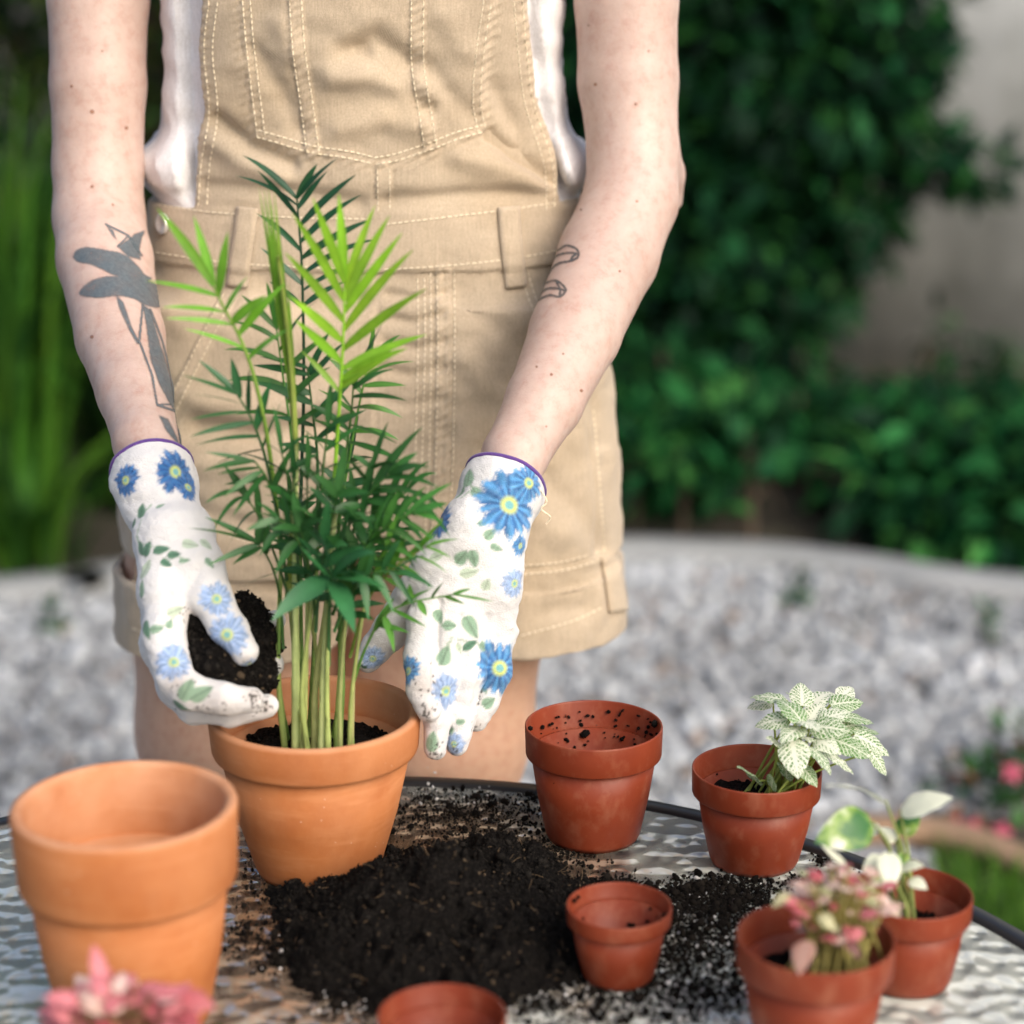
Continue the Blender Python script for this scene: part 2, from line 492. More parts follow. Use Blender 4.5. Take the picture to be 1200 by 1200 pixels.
MS['wood'] = m_concrete('weathered_wood', (0.24, 0.15, 0.09), (0.33, 0.22, 0.14), 9)

g = 40
xs = np.linspace(-30, 30, g + 1); V = np.array([[x, y + 10, 0] for y in xs for x in xs])
F = np.array([[j * (g + 1) + i, j * (g + 1) + i + 1, (j + 1) * (g + 1) + i + 1, (j + 1) * (g + 1) + i] for j in range(g) for i in range(g)])
link('ground', npmesh('ground', V, F), MS['ground'], kind='structure', label='bare dark garden soil under the beds')

# kerb that bounds the gravel bed at the back
kc = [(-3.2, 3.35, 0)] + [tuple(T(x, y, 0)) for x, y in ((0, 708), (140, 690), (420, 664), (640, 658), (850, 662), (1000, 678), (1200, 706))] + [(2.2, 3.55, 0), (3.4, 2.9, 0)]
kerb = catmull(kc, 10)
def kerb_y(x): return np.interp(x, kerb[:, 0], kerb[:, 1])
tg = np.gradient(kerb, axis=0); tg /= np.linalg.norm(tg, axis=1, keepdims=True); nr = np.stack([-tg[:, 1], tg[:, 0], 0 * tg[:, 0]], 1)
prof = [(0, -0.02), (0, 0.022), (0.010, 0.032), (0.09, 0.032), (0.10, 0.022), (0.10, -0.02)]
V = np.vstack([kerb + nr * a + np.array([0, 0, b]) for a, b in prof]); n = len(kerb)
F = np.array([[i * n + j, (i + 1) * n + j, (i + 1) * n + j + 1, i * n + j + 1] for i in range(5) for j in range(n - 1)])
link('kerb', npmesh('kerb', V, F), MS['concrete'], kind='structure', label='pale concrete kerb curving behind the gravel bed')

# gravel
def gravel():
    n = 46000
    x = RNG.uniform(-2.4, 2.4, n); y = RNG.uniform(0.75, 4.6, n)
    ed = (x > 0.52 + 0.16 * (y - 2.2)) & (y < 2.86)          # lawn corner is free of stones
    ok = (y < kerb_y(x) - 0.02) & ~ed
    x, y = x[ok], y[ok]; n = len(x)
    s = RNG.uniform(0.006, 0.016, n) * (1 + 0.35 * (RNG.random(n) > 0.9))
    z = s * RNG.uniform(0.15, 0.8, n)
    tv, tf = ICO1
    V, F = scatter(tv, tf, np.stack([x, y, z], 1), rotmats(n, RNG), np.stack([s * RNG.uniform(0.9, 1.4, n), s, s * RNG.uniform(0.55, 0.85, n)], 1))
    V += (fbm(V * 38, 2, 5) * 0.004)[:, None] * np.array([1, 1, 0.8])
    b = RNG.uniform(0.24, 0.54, n)
    C = np.stack([b * 0.94, b * 1.0, b * 1.05], 1)
    br = RNG.random(n) < 0.05; C[br] = np.stack([b * 0.62, b * 0.5, b * 0.42], 1)[br]
    dk = RNG.random(n) < 0.10; C[dk] *= 0.35
    pt = fbm(np.stack([x * 2.6, y * 2.6, 0 * x], 1), 3, 12); C *= np.clip(1.0 + 0.32 * pt, 0.5, 1.3)[:, None]
    me = npmesh('gravel', V, F); setcol(me, C.repeat(len(tv), 0))
    tag(link('gravel', me, MS['stone']), 'pale grey stone gravel covering the bed behind the table', 'gravel', kind='stuff')
gravel()
gx = np.linspace(-2.6, 2.6, 80); gu = np.linspace(0, 1, 60)
gV = np.array([[x, 0.5 + (float(kerb_y(x)) - 0.5) * u, 0.004] for x in gx for u in gu])
gF = np.array([[60 * i + j, 60 * (i + 1) + j, 60 * (i + 1) + j + 1, 60 * i + j + 1] for i in range(79) for j in range(59)])
gc = gV[gF].mean(1); gF = gF[~((gc[:, 0] > 0.50 + 0.16 * (gc[:, 1] - 2.2)) & (gc[:, 1] < 2.86))]
MS['grit'] = m_concrete('pale_grit', (0.20, 0.205, 0.21), (0.34, 0.345, 0.35), 30)
link('gravel_bed', npmesh('gravel_bed', gV, gF), MS['grit'], kind='structure', label='pale grit under the gravel stones')

# foliage
LEAF_V = np.array([[0, 0, 0], [0.45, -0.22, 0.07], [0.5, 0, 0], [0.45, 0.22, 0.07], [1.0, 0, -0.1]])
LEAF_F = np.array([[0, 1, 2], [0, 2, 3], [1, 4, 2], [2, 4, 3]])
def look_rot(d, up, n):
    d = d / np.linalg.norm(d, axis=1, keepdims=True)
    s = np.cross(up, d); s /= np.linalg.norm(s, axis=1, keepdims=True) + 1e-9
    u = np.cross(d, s); return np.stack([d, s, u], -1)
def foliage(pos, out, size, cols, rng, droop=0.3, tmpl=(LEAF_V, LEAF_F), aspect=1.0):
    n = len(pos)
    d = out + rng.normal(size=(n, 3)) * 0.6; d[:, 2] -= droop
    rot = look_rot(d, rng.normal(size=(n, 3)) * 0.5 + np.array([0, -0.2, 1]), n)
    s = size * rng.uniform(0.6, 1.25, n)
    V, F = scatter(tmpl[0], tmpl[1], pos, rot, np.stack([s, s * aspect, s], 1))
    c = np.array(cols)[rng.integers(0, len(cols), n)] * rng.uniform(0.3, 1.6, (n, 1))
    return V, F, c.repeat(len(tmpl[0]), 0)
def blob_points(blobs, dens, rng, shell=0.55, gap=3.0, thr=-0.25):
    pos, out = [], []
    for c, r in blobs:
        c, r = np.array(c), np.array(r)
        n = int(dens * (r[0] * r[1] + r[1] * r[2] + r[0] * r[2]) * 4)
        u = rng.normal(size=(n, 3)); u /= np.linalg.norm(u, axis=1, keepdims=True)
        q = c + u * r * rng.uniform(shell, 1.05, (n, 1))
        k = (fbm(q * gap, 2, 3) > thr) & (q[:, 2] > 0.02)
        pos.append(q[k]); out.append(u[k])
    return np.vstack(pos), np.vstack(out)
def tree(name, label, cat, blobs, dens, size, cols, trunk, seed, group=None, **kw):
    rng = np.random.default_rng(seed)
    base = trunk[0][0]
    t = empty(name, base, label=label, cat=cat, group=group)
    pos, out = blob_points(blobs, dens, rng, **kw)
    V, F, C = foliage(pos, out, size, cols, rng)
    me = npmesh('crown', V, F); setcol(me, C); link('crown', me, MS['bgleaf'], t, smooth=False)
    prt = [tube(catmull([p for p, r in trunk], 5), np.interp(np.linspace(0, 1, 5 * (len(trunk) - 1) + 1), np.linspace(0, 1, len(trunk)), [r for p, r in trunk]), 9)]
    for c, r in blobs:
        k = trunk[min(len(trunk) - 1, 1)][0]
        prt.append(tube(catmull([k, (np.array(k) + np.array(c)) / 2 + np.array([0, 0, 0.06]), c], 4), np.linspace(trunk[-1][1], trunk[-1][1] * 0.3, 9), 6))
    V, F = merge(prt); me = npmesh('trunk', V, F); link('trunk', me, MS['bark'], t)
    return t
MS['bark'] = m_concrete('bark', (0.05, 0.035, 0.022), (0.09, 0.065, 0.045), 30)

DK = [(0.008, 0.042, 0.020), (0.011, 0.068, 0.027), (0.016, 0.095, 0.030), (0.005, 0.022, 0.013), (0.026, 0.115, 0.026)]
def PB(px, py, Y, rx, ry, ryd=None):
    p = P(px, py, Y); k = px_m(p)
    return (tuple(p), (rx * k, ryd or rx * k, ry * k))
# wall behind the right-hand side
W = [box((3.35, 6.3, 1.15), (6.0, 0.22, 2.3)), box((3.35, 6.3, 2.34), (6.1, 0.34, 0.09))]
V, F = merge(W)
tag(link('garden_wall', npmesh('garden_wall', V, F), MS['wall'], smooth=False), 'weathered grey rendered wall behind the dark evergreen', 'wall')

tree('evergreen_tree', 'dense dark evergreen spreading right behind the person in front of the grey wall', 'tree',
     [PB(760, -60, 5.2, 190, 200), PB(930, 40, 5.3, 180, 200), PB(760, 260, 5.2, 170, 200), PB(890, 270, 5.3, 120, 150), PB(1010, 110, 5.3, 90, 130),
      PB(700, 430, 5.3, 190, 130), PB(900, 380, 5.2, 80, 90), PB(1000, -160, 5.4, 130, 130), PB(1060, 170, 5.2, 70, 45), PB(1140, 195, 5.1, 50, 22), PB(620, 150, 5.6, 200, 300), PB(1010, 250, 5.2, 55, 60), PB(880, 60, 5.55, 200, 220), PB(840, 300, 5.55, 160, 180), PB(1000, 20, 5.5, 110, 120)],
     1000, 0.085, DK + DK[:1] + DK[3:4], [(np.array([0.45, 5.6, 0.0]), 0.11), (np.array([0.48, 5.6, 0.5]), 0.09), (np.array([0.5, 5.6, 1.1]), 0.07), (np.array([0.5, 5.6, 1.9]), 0.03)], 11, shell=0.3, thr=-0.75)
tree('evergreen_tree', 'dark shaded evergreen behind the tattooed forearm on the left', 'tree',
     [PB(-60, 0, 5.6, 260, 260), PB(200, 100, 5.6, 240, 300), PB(420, 200, 5.8, 220, 300), PB(60, 420, 5.5, 230, 220), PB(300, 520, 5.6, 240, 160), PB(-220, 300, 5.4, 200, 300)],
     560, 0.09, [(0.010, 0.028, 0.012), (0.014, 0.040, 0.014), (0.022, 0.06, 0.016), (0.05, 0.09, 0.012)], [(np.array([-1.0, 5.9, 0.0]), 0.12), (np.array([-1.0, 5.9, 0.6]), 0.09), (np.array([-0.95, 5.9, 1.9]), 0.04)], 12, shell=0.3, thr=-0.5)

# low leafy plants along the kerb on the right
GR = [(0.014, 0.10, 0.030), (0.022, 0.14, 0.038), (0.010, 0.06, 0.024), (0.055, 0.21, 0.050), (0.006, 0.032, 0.016)]
lab = ['low bright green leafy plant beside the shorts, leftmost along the kerb', 'low leafy plant with the brightest upright shoot under the evergreen',
       'low green leafy plant in the middle of the row behind the kerb', 'low dark green leafy plant in front of the grey wall', 'low green leafy plant at the right end of the kerb', 'small low plant at the kerb below the brightest shoot', 'small low plant at the kerb next to the leftmost leafy plant']
for i, (px, py, Y, rx, ry) in enumerate([(745, 560, 4.42, 90, 90), (875, 548, 4.45, 105, 108), (985, 562, 4.42, 95, 100), (1085, 572, 4.36, 95, 104), (1195, 588, 4.25, 105, 105), (880, 600, 4.3, 85, 55), (800, 595, 4.32, 70, 50)]):
    c, r = PB(px, py, Y, rx, ry)
    bl = [(c, r), (np.array(c) + np.array([r[0] * 0.5, 0.1, -0.03]), np.array(r) * 0.7), (np.array(c) + np.array([-r[0] * 0.5, 0.05, -0.04]), np.array(r) * 0.7), ((c[0], c[1] - 0.03, 0.07), (r[0] * 1.05, r[1] * 0.8, 0.09))]
    if i == 1: bl.append(PB(880, 435, 4.6, 22, 40))
    tree('leafy_plant', lab[i], 'plant', bl, 1000, 0.10, GR, [(np.array([c[0], c[1], 0.0]), 0.012), (np.array([c[0], c[1], 0.08]), 0.010), (np.array([c[0], c[1] + 0.02, 0.2]), 0.006)], 20 + i, group='leafy plants behind the kerb', shell=0.3, thr=-0.3)
# taller plants on the wall behind
for i, (px, py, rx, ry, l) in enumerate([(1095, 420, 22, 70, 'slim dark climber rising against the grey wall'), (1180, 430, 60, 40, 'dark leafy shrub against the wall at the right edge')]):
    c, r = PB(px, py, 5.6, rx, ry)
    tree('wall_shrub', l, 'shrub', [(c, r)], 900, 0.06, DK, [(np.array([c[0], c[1], 0.0]), 0.012), (np.array([c[0], c[1], c[2] * 0.5 + 0.05]), 0.01), (np.array([c[0], c[1], c[2] + 0.05]), 0.006)], 40 + i, shell=0.1, thr=-0.5)

# strap-leaved grasses on the left
def grass_clump(label, base, n, h, spread, cols, seed, w=0.012):
    rng = np.random.default_rng(seed)
    t = empty('grass_clump', base, label=label, cat='grass clump', group='strap-leaved grass clumps on the left')
    prt, C = [], []
    for i in range(n):
        a = rng.uniform(0, 2 * np.pi); L = h * rng.uniform(0.6, 1.15); sp = spread * rng.uniform(0.15, 1.0)
        b = np.array(base) + np.array([math.cos(a), math.sin(a), 0]) * rng.uniform(0, 0.13)
        u = np.linspace(0, 1, 8)
        p = b + np.stack([math.cos(a) * sp * u ** 1.8, math.sin(a) * sp * u ** 1.8, L * (u - rng.uniform(0.15, 0.6) * u ** 2.6)], 1)
        sd = np.array([-math.sin(a), math.cos(a), 0]) * w * rng.uniform(0.6, 1.3)
        ww = np.sin(np.pi * np.clip(0.12 + 0.88 * u, 0, 1) ** 0.8)[:, None]
        V = np.stack([p - sd * ww, p + np.array([0, 0, -0.002]), p + sd * ww], 1).reshape(-1, 3)
        F = np.array([[3 * k + j, 3 * k + j + 1, 3 * k + j + 4, 3 * k + j + 3] for k in range(7) for j in (0, 1)])
        prt.append((V, F)); C.append(np.repeat([np.array(cols[rng.integers(len(cols))]) * rng.uniform(0.6, 1.3)], 24, 0))
    V, F = merge(prt); me = npmesh('blades', V, F); setcol(me, np.vstack(C)); link('blades', me, MS['bgleaf'], t)
GC = [(0.028, 0.10, 0.014), (0.05, 0.16, 0.018), (0.016, 0.06, 0.012), (0.09, 0.22, 0.024)]
for i, (x, y, n, h, sp, l) in enumerate([(-1.12, 4.35, 150, 1.25, 0.5, 'tall bright green strap-leaved grass at the left edge'),
                                         (-0.86, 4.62, 120, 0.85, 0.5, 'darker strap-leaved grass between the tall clump and the forearm'),
                                         (-1.55, 4.5, 120, 1.35, 0.5, 'tall strap-leaved grass cut off by the left edge'),
                                         (-1.02, 4.15, 70, 0.42, 0.4, 'short strap-leaved grass arching over the gravel on the left')]):
    grass_clump(l, (x, y, 0), n, h, sp, GC if i != 1 else [(0.010, 0.035, 0.008), (0.016, 0.05, 0.010)], 60 + i)

# flower bed at the right: edging, lawn, flowering shrub
ep = catmull([tuple(T(x, y, 0.0)) for x, y in ((1010, 985), (1085, 988), (1140, 1002), (1200, 1026), (1290, 1065))], 6)
V, F = tube(ep + np.array([0, 0, 0.02]), 0.028, 10)
V[:, 2] = np.clip(V[:, 2], -0.01, 0.036)
tag(link('bed_edging', npmesh('bed_edging', V, F), MS['wood']), 'tan edging curving between the lawn and flower bed at right', 'edging')
def lawn():
    rng = np.random.default_rng(5); n = 30000
    x = rng.uniform(0.5, 2.2, n); y = rng.uniform(1.5, 2.9, n)
    k = (x > 0.53 + 0.16 * (y - 2.2)) & (y < np.interp(x, ep[:, 0], ep[:, 1], right=2.3) - 0.03)
    x, y = x[k], y[k]; n = len(x)
    tv = np.array([[-0.5, 0, 0], [0.5, 0, 0], [0.3, 0, 0.6], [0, 0.15, 1.0]]); tf = np.array([[0, 1, 2], [0, 2, 3]])
    a = rng.uniform(0, 6.28, n); l = rng.normal(0, 0.35, (n, 2))
    rot = np.zeros((n, 3, 3)); rot[:, 0, 0] = np.cos(a); rot[:, 1, 0] = np.sin(a); rot[:, 0, 1] = -np.sin(a); rot[:, 1, 1] = np.cos(a)
    rot[:, 0, 2] = l[:, 0]; rot[:, 1, 2] = l[:, 1]; rot[:, 2, 2] = 1
    V, F = scatter(tv, tf, np.stack([x, y, 0 * x], 1), rot, np.stack([np.full(n, 0.004), np.full(n, 0.004), rng.uniform(0.03, 0.06, n)], 1))
    c = np.array([(0.09, 0.22, 0.03), (0.13, 0.28, 0.04), (0.06, 0.16, 0.025)])[rng.integers(0, 3, n)]
    me = npmesh('lawn', V, F); setcol(me, c.repeat(4, 0))
    tag(link('lawn', me, MS['bgleaf']), 'short bright green lawn beyond the table at right', 'grass', kind='stuff')
lawn()
def flower_shrub(label, blobs, cols, fl, seed, n_fl):
    rng = np.random.default_rng(seed)
    c0 = np.array(blobs[0][0])
    t = empty('flowering_shrub', (c0[0], c0[1], 0), label=label, cat='shrub')
    pos, out = blob_points(blobs, 3500, rng, shell=0.2, thr=-0.5)
    V, F, C = foliage(pos, out, 0.045, cols, rng); me = npmesh('crown', V, F); setcol(me, C); link('crown', me, MS['bgleaf'], t, smooth=False)
    V, F = merge([tube([(c0[0] + dx, c0[1] + dy, 0), (c0[0] + dx * 2, c0[1] + dy * 2, c0[2] * 0.7), (c0[0] + dx * 4, c0[1] + dy * 4, c0[2] + 0.03)], [0.006, 0.005, 0.003], 6) for dx, dy in ((0.01, 0), (-0.012, 0.01), (0.0, -0.012), (0.02, 0.02))])
    link('stem', npmesh('stem', V, F), MS['bark'], t)
    PET = []
    for k in range(5):
        a = k * 2 * np.pi / 5; r = np.array([[math.cos(a), -math.sin(a), 0], [math.sin(a), math.cos(a), 0], [0, 0, 1]])
        PET.append(((LEAF_V * [1, 1.5, 1]) @ r.T, LEAF_F))
    pv, pf = merge(PET); pf = pf[0]
    for (p, s) in fl:
        me = npmesh('flower', pv * s, pf); me.transform(Matrix.Rotation(0.9, 4, 'X'))
        me.transform(Matrix.Translation(Vector(p))); setcol(me, np.repeat([[0.45, 0.06, 0.13]], len(pv), 0)); link('flower', me, MS['pleaf'], t)
flower_shrub('dark bush with pink flowers at the right edge behind the lawn',
             [PB(1165, 945, 2.88, 62, 55), PB(1215, 915, 3.0, 55, 80), PB(1260, 950, 2.9, 60, 60)],
             [(0.02, 0.07, 0.03), (0.03, 0.11, 0.035), (0.06, 0.16, 0.05), (0.10, 0.05, 0.03)],
             [(P(1128, 985, 2.78), 0.022), (P(1140, 972, 2.78), 0.02), (P(1187, 905, 2.82), 0.02), (P(1175, 975, 2.78), 0.018), (P(1120, 968, 2.8), 0.018)], 71, 5)

for i, (px, py, l) in enumerate([(935, 700, 'small weed growing through the gravel right of the shorts'), (1152, 745, 'small weed growing through the gravel at far right'), (60, 735, 'small weed in the gravel at the far left')]):
    q = T(px, py + 12, 0)
    tree('weed', l, 'weed', [((q[0], q[1], 0.035), (0.022, 0.022, 0.04))], 5000, 0.03, GR, [(np.array([q[0], q[1], 0.0]), 0.004), (np.array([q[0], q[1], 0.03]), 0.003), (np.array([q[0], q[1], 0.07]), 0.002)], 90 + i, group='weeds in the gravel', shell=0.1, thr=-1)

# back row of plants between the low plants and the wall
for i, (px, py, Y, rx, ry, l) in enumerate([(775, 505, 4.95, 110, 95, 'dark leafy shrub behind the leftmost low plant'), (935, 512, 4.95, 110, 90, 'dark leafy shrub filling the gap under the evergreen'), (1080, 520, 5.0, 110, 75, 'dark leafy shrub just below the bare grey wall'), (1215, 530, 5.0, 100, 80, 'dark leafy shrub behind the kerb at the far right edge')]):
    c, r = PB(px, py, Y, rx, ry)
    tree('leafy_shrub', l, 'shrub', [(c, r), ((c[0], c[1], max(0.08, c[2] - 0.12)), (r[0], r[1], 0.12))], 900, 0.08, GR[:3] + DK, [(np.array([c[0], c[1], 0.0]), 0.012), (np.array([c[0], c[1], 0.1]), 0.010), (np.array([c[0], c[1] + 0.02, 0.3]), 0.006)], 120 + i, group='dark shrubs below the wall', shell=0.3, thr=-0.5)

# ================================================================== TABLE
TC = np.array([-0.115, 1.036]); TR = 0.535; TZ = 0.6
def m_glass():
    m = Mat('pebbled_glass', rough=0.2, Transmission_Weight=0.4, IOR=1.5, Coat_Weight=1.0, Coat_Roughness=0.03, Coat_IOR=1.9)
    c = m.co()
    w = m.n('TexVoronoi', feature='SMOOTH_F1'); w.inputs['Scale'].default_value = 66; w.inputs['Smoothness'].default_value = 0.9; w.inputs['Randomness'].default_value = 0.85
    m.l(c, w.inputs['Vector'])
    # brown tint around the work area, its edge broken up by noise
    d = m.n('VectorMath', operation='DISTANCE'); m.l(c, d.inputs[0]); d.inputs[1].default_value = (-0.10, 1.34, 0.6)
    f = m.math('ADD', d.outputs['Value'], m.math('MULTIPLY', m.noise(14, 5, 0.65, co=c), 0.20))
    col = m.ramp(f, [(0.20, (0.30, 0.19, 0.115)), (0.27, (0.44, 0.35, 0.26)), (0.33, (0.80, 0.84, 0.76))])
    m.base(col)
    p = m.bump(w.outputs['Distance'], 1.0, 0.010)
    p = m.bump(m.noise(22, 3), 0.5, 0.004, p)
    m.l(p, m.b.inputs['Coat Normal'])
    return m.m
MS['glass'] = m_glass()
table = empty('glass_table', (TC[0], TC[1], 0), label='round patterned glass garden table with thin black metal rim', cat='table')
V, F = lathe([(0.0001, 0.5935), (TR - 0.012, 0.5935), (TR - 0.0075, 0.5955), (TR - 0.0075, 0.5985), (TR - 0.0095, 0.6), (0.0001, 0.6)], 160)
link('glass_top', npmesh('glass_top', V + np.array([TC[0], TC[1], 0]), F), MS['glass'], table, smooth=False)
V, F = lathe([(TR - 0.007, 0.583), (TR + 0.006, 0.583), (TR + 0.008, 0.585), (TR + 0.008, 0.6005), (TR + 0.006, 0.6025), (TR - 0.003, 0.6025), (TR - 0.007, 0.601)], 160, closed=True)
link('rim', npmesh('rim', V + np.array([TC[0], TC[1], 0]), F), MS['black'], table)
for k in range(4):
    a = R(45 + 90 * k + 8); q = np.array([math.cos(a), math.sin(a), 0]); c = np.array([TC[0], TC[1], 0])
    V, F = tube(catmull([c + q * (TR + 0.03) + [0, 0, 0.0], c + q * (TR - 0.04) + [0, 0, 0.3], c + q * (TR - 0.015) + [0, 0, 0.54], c + q * TR + [0, 0, 0.588]], 6), 0.011, 10)
    link('leg', npmesh('leg', V, F), MS['black'], table)
V, F = lathe([(TR - 0.06, 0.28), (TR - 0.048, 0.28), (TR - 0.048, 0.292), (TR - 0.06, 0.292)], 96, closed=True)
link('brace_ring', npmesh('brace_ring', V + np.array([TC[0], TC[1], 0]), F), MS['black'], table)

# ================================================================== POTS
def soil_top(name, label, c, r, z, dome, seed, cnt=500, hole=None):
    rng = np.random.default_rng(seed); n = 60
    g = np.linspace(-1, 1, n); X, Y = np.meshgrid(g, g); rr = np.sqrt(X ** 2 + Y ** 2)
    # polar grid
    ra = np.linspace(0.02, 1, 26); aa = np.linspace(0, 2 * np.pi, 72, endpoint=False)
    A, Rr = np.meshgrid(aa, ra); X, Y = Rr * np.cos(A) * r, Rr * np.sin(A) * r
    q = np.stack([X.ravel(), Y.ravel(), 0 * X.ravel()], 1) + c[0] * 3
    Z = z + dome * (1 - Rr.ravel() ** 2) + fbm(q * 60, 3, seed) * 0.0035 + fbm(q * 260, 2, seed) * 0.0012
    V = np.stack([X.ravel() + c[0], Y.ravel() + c[1], Z], 1)
    F = np.array([[i * 72 + j, i * 72 + (j + 1) % 72, (i + 1) * 72 + (j + 1) % 72, (i + 1) * 72 + j] for i in range(25) for j in range(72)])
    a = rng.uniform(0, 2 * np.pi, cnt); d = np.sqrt(rng.random(cnt)) * 0.97
    p = np.stack([c[0] + d * r * np.cos(a), c[1] + d * r * np.sin(a), z + dome * (1 - d * d) + rng.normal(0, 0.0012, cnt)], 1)
    s = rng.uniform(0.0006, 0.0024, cnt)
    v2, f2 = scatter(*ICO1, p, rotmats(cnt, rng), s[:, None] * rng.uniform(0.5, 1.3, (cnt, 3)))
    V, F = merge([(V, F), (v2, f2)])
    return tag(link(name, npmesh(name, V, F), MS['soil'], smooth=False), label, 'soil', kind='stuff')

def pot(name, label, cat, c, rim_r, base_r, h, rim_h, lip, wall, mat, group=None, ledge=None, taper=0.985, z=TZ + 0.001, residue=0, seed=0, foot=False, parts_label=None):
    """c = centre (x, y); rim band wider than the wall; inside hollow with a ledge under the rim"""
    t = empty(name, (c[0], c[1], z), label=label, cat=cat, group=group)
    k = h - rim_h
    rw = base_r + (rim_r - lip - base_r) * 1.0          # wall radius where it meets the rim
    rw = min(rw, rim_r - lip)
    b = wall
    # rim: closed profile
    e = min(0.0035, wall * 0.6)
    pr = [(rw - b * 0.7, k + 0.0005), (rim_r * taper - e, k), (rim_r * taper - e * 0.25, k + e * 0.35), (rim_r * taper, k + e), (rim_r - 0.0002, h - e), (rim_r - e * 0.35, h - e * 0.25), (rim_r - wall * 0.5, h),
          (rim_r - wall * 0.8, h - e * 0.3), (rim_r - wall, h - e), (rim_r - wall * 1.05 - 0.001, k + rim_h * 0.25), (rw - b * 0.7, k + rim_h * 0.12)]
    V, F = lathe(pr, 112, closed=True)
    N = fbm(np.stack([V[:, 0] * 22, V[:, 1] * 22, V[:, 2] * 22], 1) + seed * 7, 2, seed) * (0.0005 if wall > 0.003 else 0.0002)
    V[:, :2] *= (1 + N / rim_r)[:, None]
    me = npmesh('rim', V + np.array([c[0], c[1], z]), F); at = me.attributes.new('pale', 'FLOAT', 'POINT')
    at.data.foreach_set('value', np.repeat(np.array([0, 0, 0, 0, 0.1, 0.9, 1, 1, 0.8, 0.5, 0.3], np.float32), 112)); link('rim', me, mat, t, label=parts_label)
    kk = k + rim_h * 0.10
    pw = [(0.004, 0.006), (base_r - b - 0.002, 0.006), (base_r - b, 0.008), (rw - b - 0.0012, kk), (rw - 0.0010, kk), (base_r + (rw - base_r) * 0.5 + (0.0006 if wall > .003 else 0), k * 0.5), (base_r + 0.0003, 0.004), (base_r - 0.0015, 0.0), (base_r * 0.85, 0.0), (base_r * 0.8, 0.0025), (0.004, 0.0025)]
    V, F = lathe(pw, 112, closed=True)
    N = fbm(V * 20 + seed * 5, 2, seed) * (0.0006 if wall > 0.003 else 0.0002)
    V[:, :2] *= (1 + N / rim_r)[:, None]
    me = npmesh('wall', V + np.array([c[0], c[1], z]), F); at = me.attributes.new('pale', 'FLOAT', 'POINT')
    at.data.foreach_set('value', np.repeat(np.array([0.6, 0.6, 0.5, 0.6, 0.1, 0, 0, 0, 0, 0, 0], np.float32), 112)); link('pot_body', me, mat, t)
    if residue:
        rng = np.random.default_rng(seed + 3)
        a = rng.uniform(0, 2 * np.pi, residue); hh = rng.uniform(0.006, h * 0.96, residue) 
        m = rng.random(residue) < 0.5
        keep = fbm(np.stack([a * 1.6, hh * 60, 0 * a], 1), 2, seed) > 0.0
        a, hh = a[keep], hh[keep]
        rad = np.where(hh > kk, rim_r - wall - 0.0022, (base_r - b) + (rw - base_r) * hh / kk - 0.0022)
        fl = rng.random(len(a)) < 0.45                     # some lies on the floor and on the ledge
        d = np.sqrt(rng.random(len(a))) * (base_r - b)
        rad = np.where(fl, d, rad); hh = np.where(fl, 0.0085, hh)
        p = np.stack([c[0] + rad * np.cos(a), c[1] + rad * np.sin(a), z + hh], 1)
        s = rng.uniform(0.0005, 0.0019, len(a)) * (1 + 1.2 * (rng.random(len(a)) > 0.9))
        V, F = scatter(*ICO1, p, rotmats(len(a), rng), s[:, None] * rng.uniform(0.5, 1.4, (len(a), 3)))
        link('soil_residue', npmesh('soil_residue', V, F), MS['soil'], t, smooth=False, kind='stuff', label='dark soil crumbs stuck inside the pot')
    return t
def centre(px, base_front_py, base_r):       # pot centre from where its foot touches the table
    q = T(px, base_front_py, TZ); return np.array([q[0], q[1] + base_r])

TERR = 'terracotta pots on the table'; PLAS = 'brown plastic nursery pots on the table'
PALM_C = np.array([P(369, 836, 1.41)[0], 1.41])
pot('terracotta_pot', 'terracotta pot holding the palm between the gloved hands', 'pot', PALM_C, 0.0785, 0.047, 0.124, 0.030, 0.0065, 0.0085, MS['terracotta'], TERR, seed=1, taper=0.975)
POT1 = np.array([P(146, 941, 1.185)[0], 1.185])
pot('terracotta_pot', 'tall empty terracotta pot with thick rim at the left front', 'pot', POT1, 0.0708, 0.047, 0.150, 0.053, 0.0068, 0.0085, MS['terracotta'], TERR, seed=2, taper=0.965)
pot('plastic_pot', 'largest brown plastic pot, empty and soil-stained, behind the soil heap', 'pot', (P(696, 850, 1.465)[0], 1.465), 0.053, 0.0365, 0.0915, 0.024, 0.0035, 0.0022, MS['plastic'], PLAS, seed=3, residue=900)
FIT_C = np.array([P(887, 902, 1.42)[0], 1.42])
pot('plastic_pot', 'brown plastic pot holding the white-veined plant near the table rim', 'pot', FIT_C, 0.0485, 0.0335, 0.0745, 0.020, 0.0035, 0.0020, MS['plastic'], PLAS, seed=4, residue=60)
pot('plastic_pot', 'smallest brown plastic pot, empty, at the right of the soil heap', 'pot', (P(725.5, 1066, 1.24)[0], 1.24), 0.0352, 0.0242, 0.052, 0.012, 0.0028, 0.0018, MS['plastic'], PLAS, seed=5, residue=300)
SYN_C = np.array([P(1067, 1057, 1.235)[0], 1.235])
pot('plastic_pot', 'brown plastic pot holding the pale long-stalked plant at the right', 'pot', SYN_C, 0.0405, 0.029, 0.064, 0.017, 0.003, 0.0019, MS['plastic'], PLAS, seed=6, residue=80)
PNK_C = np.array([P(956, 1097, 1.142)[0], 1.142])
pot('plastic_pot', 'brown plastic pot holding the pink-leaved plant at the right front', 'pot', PNK_C, 0.0488, 0.034, 0.0795, 0.021, 0.0035, 0.002, MS['plastic'], PLAS, seed=7, residue=60)
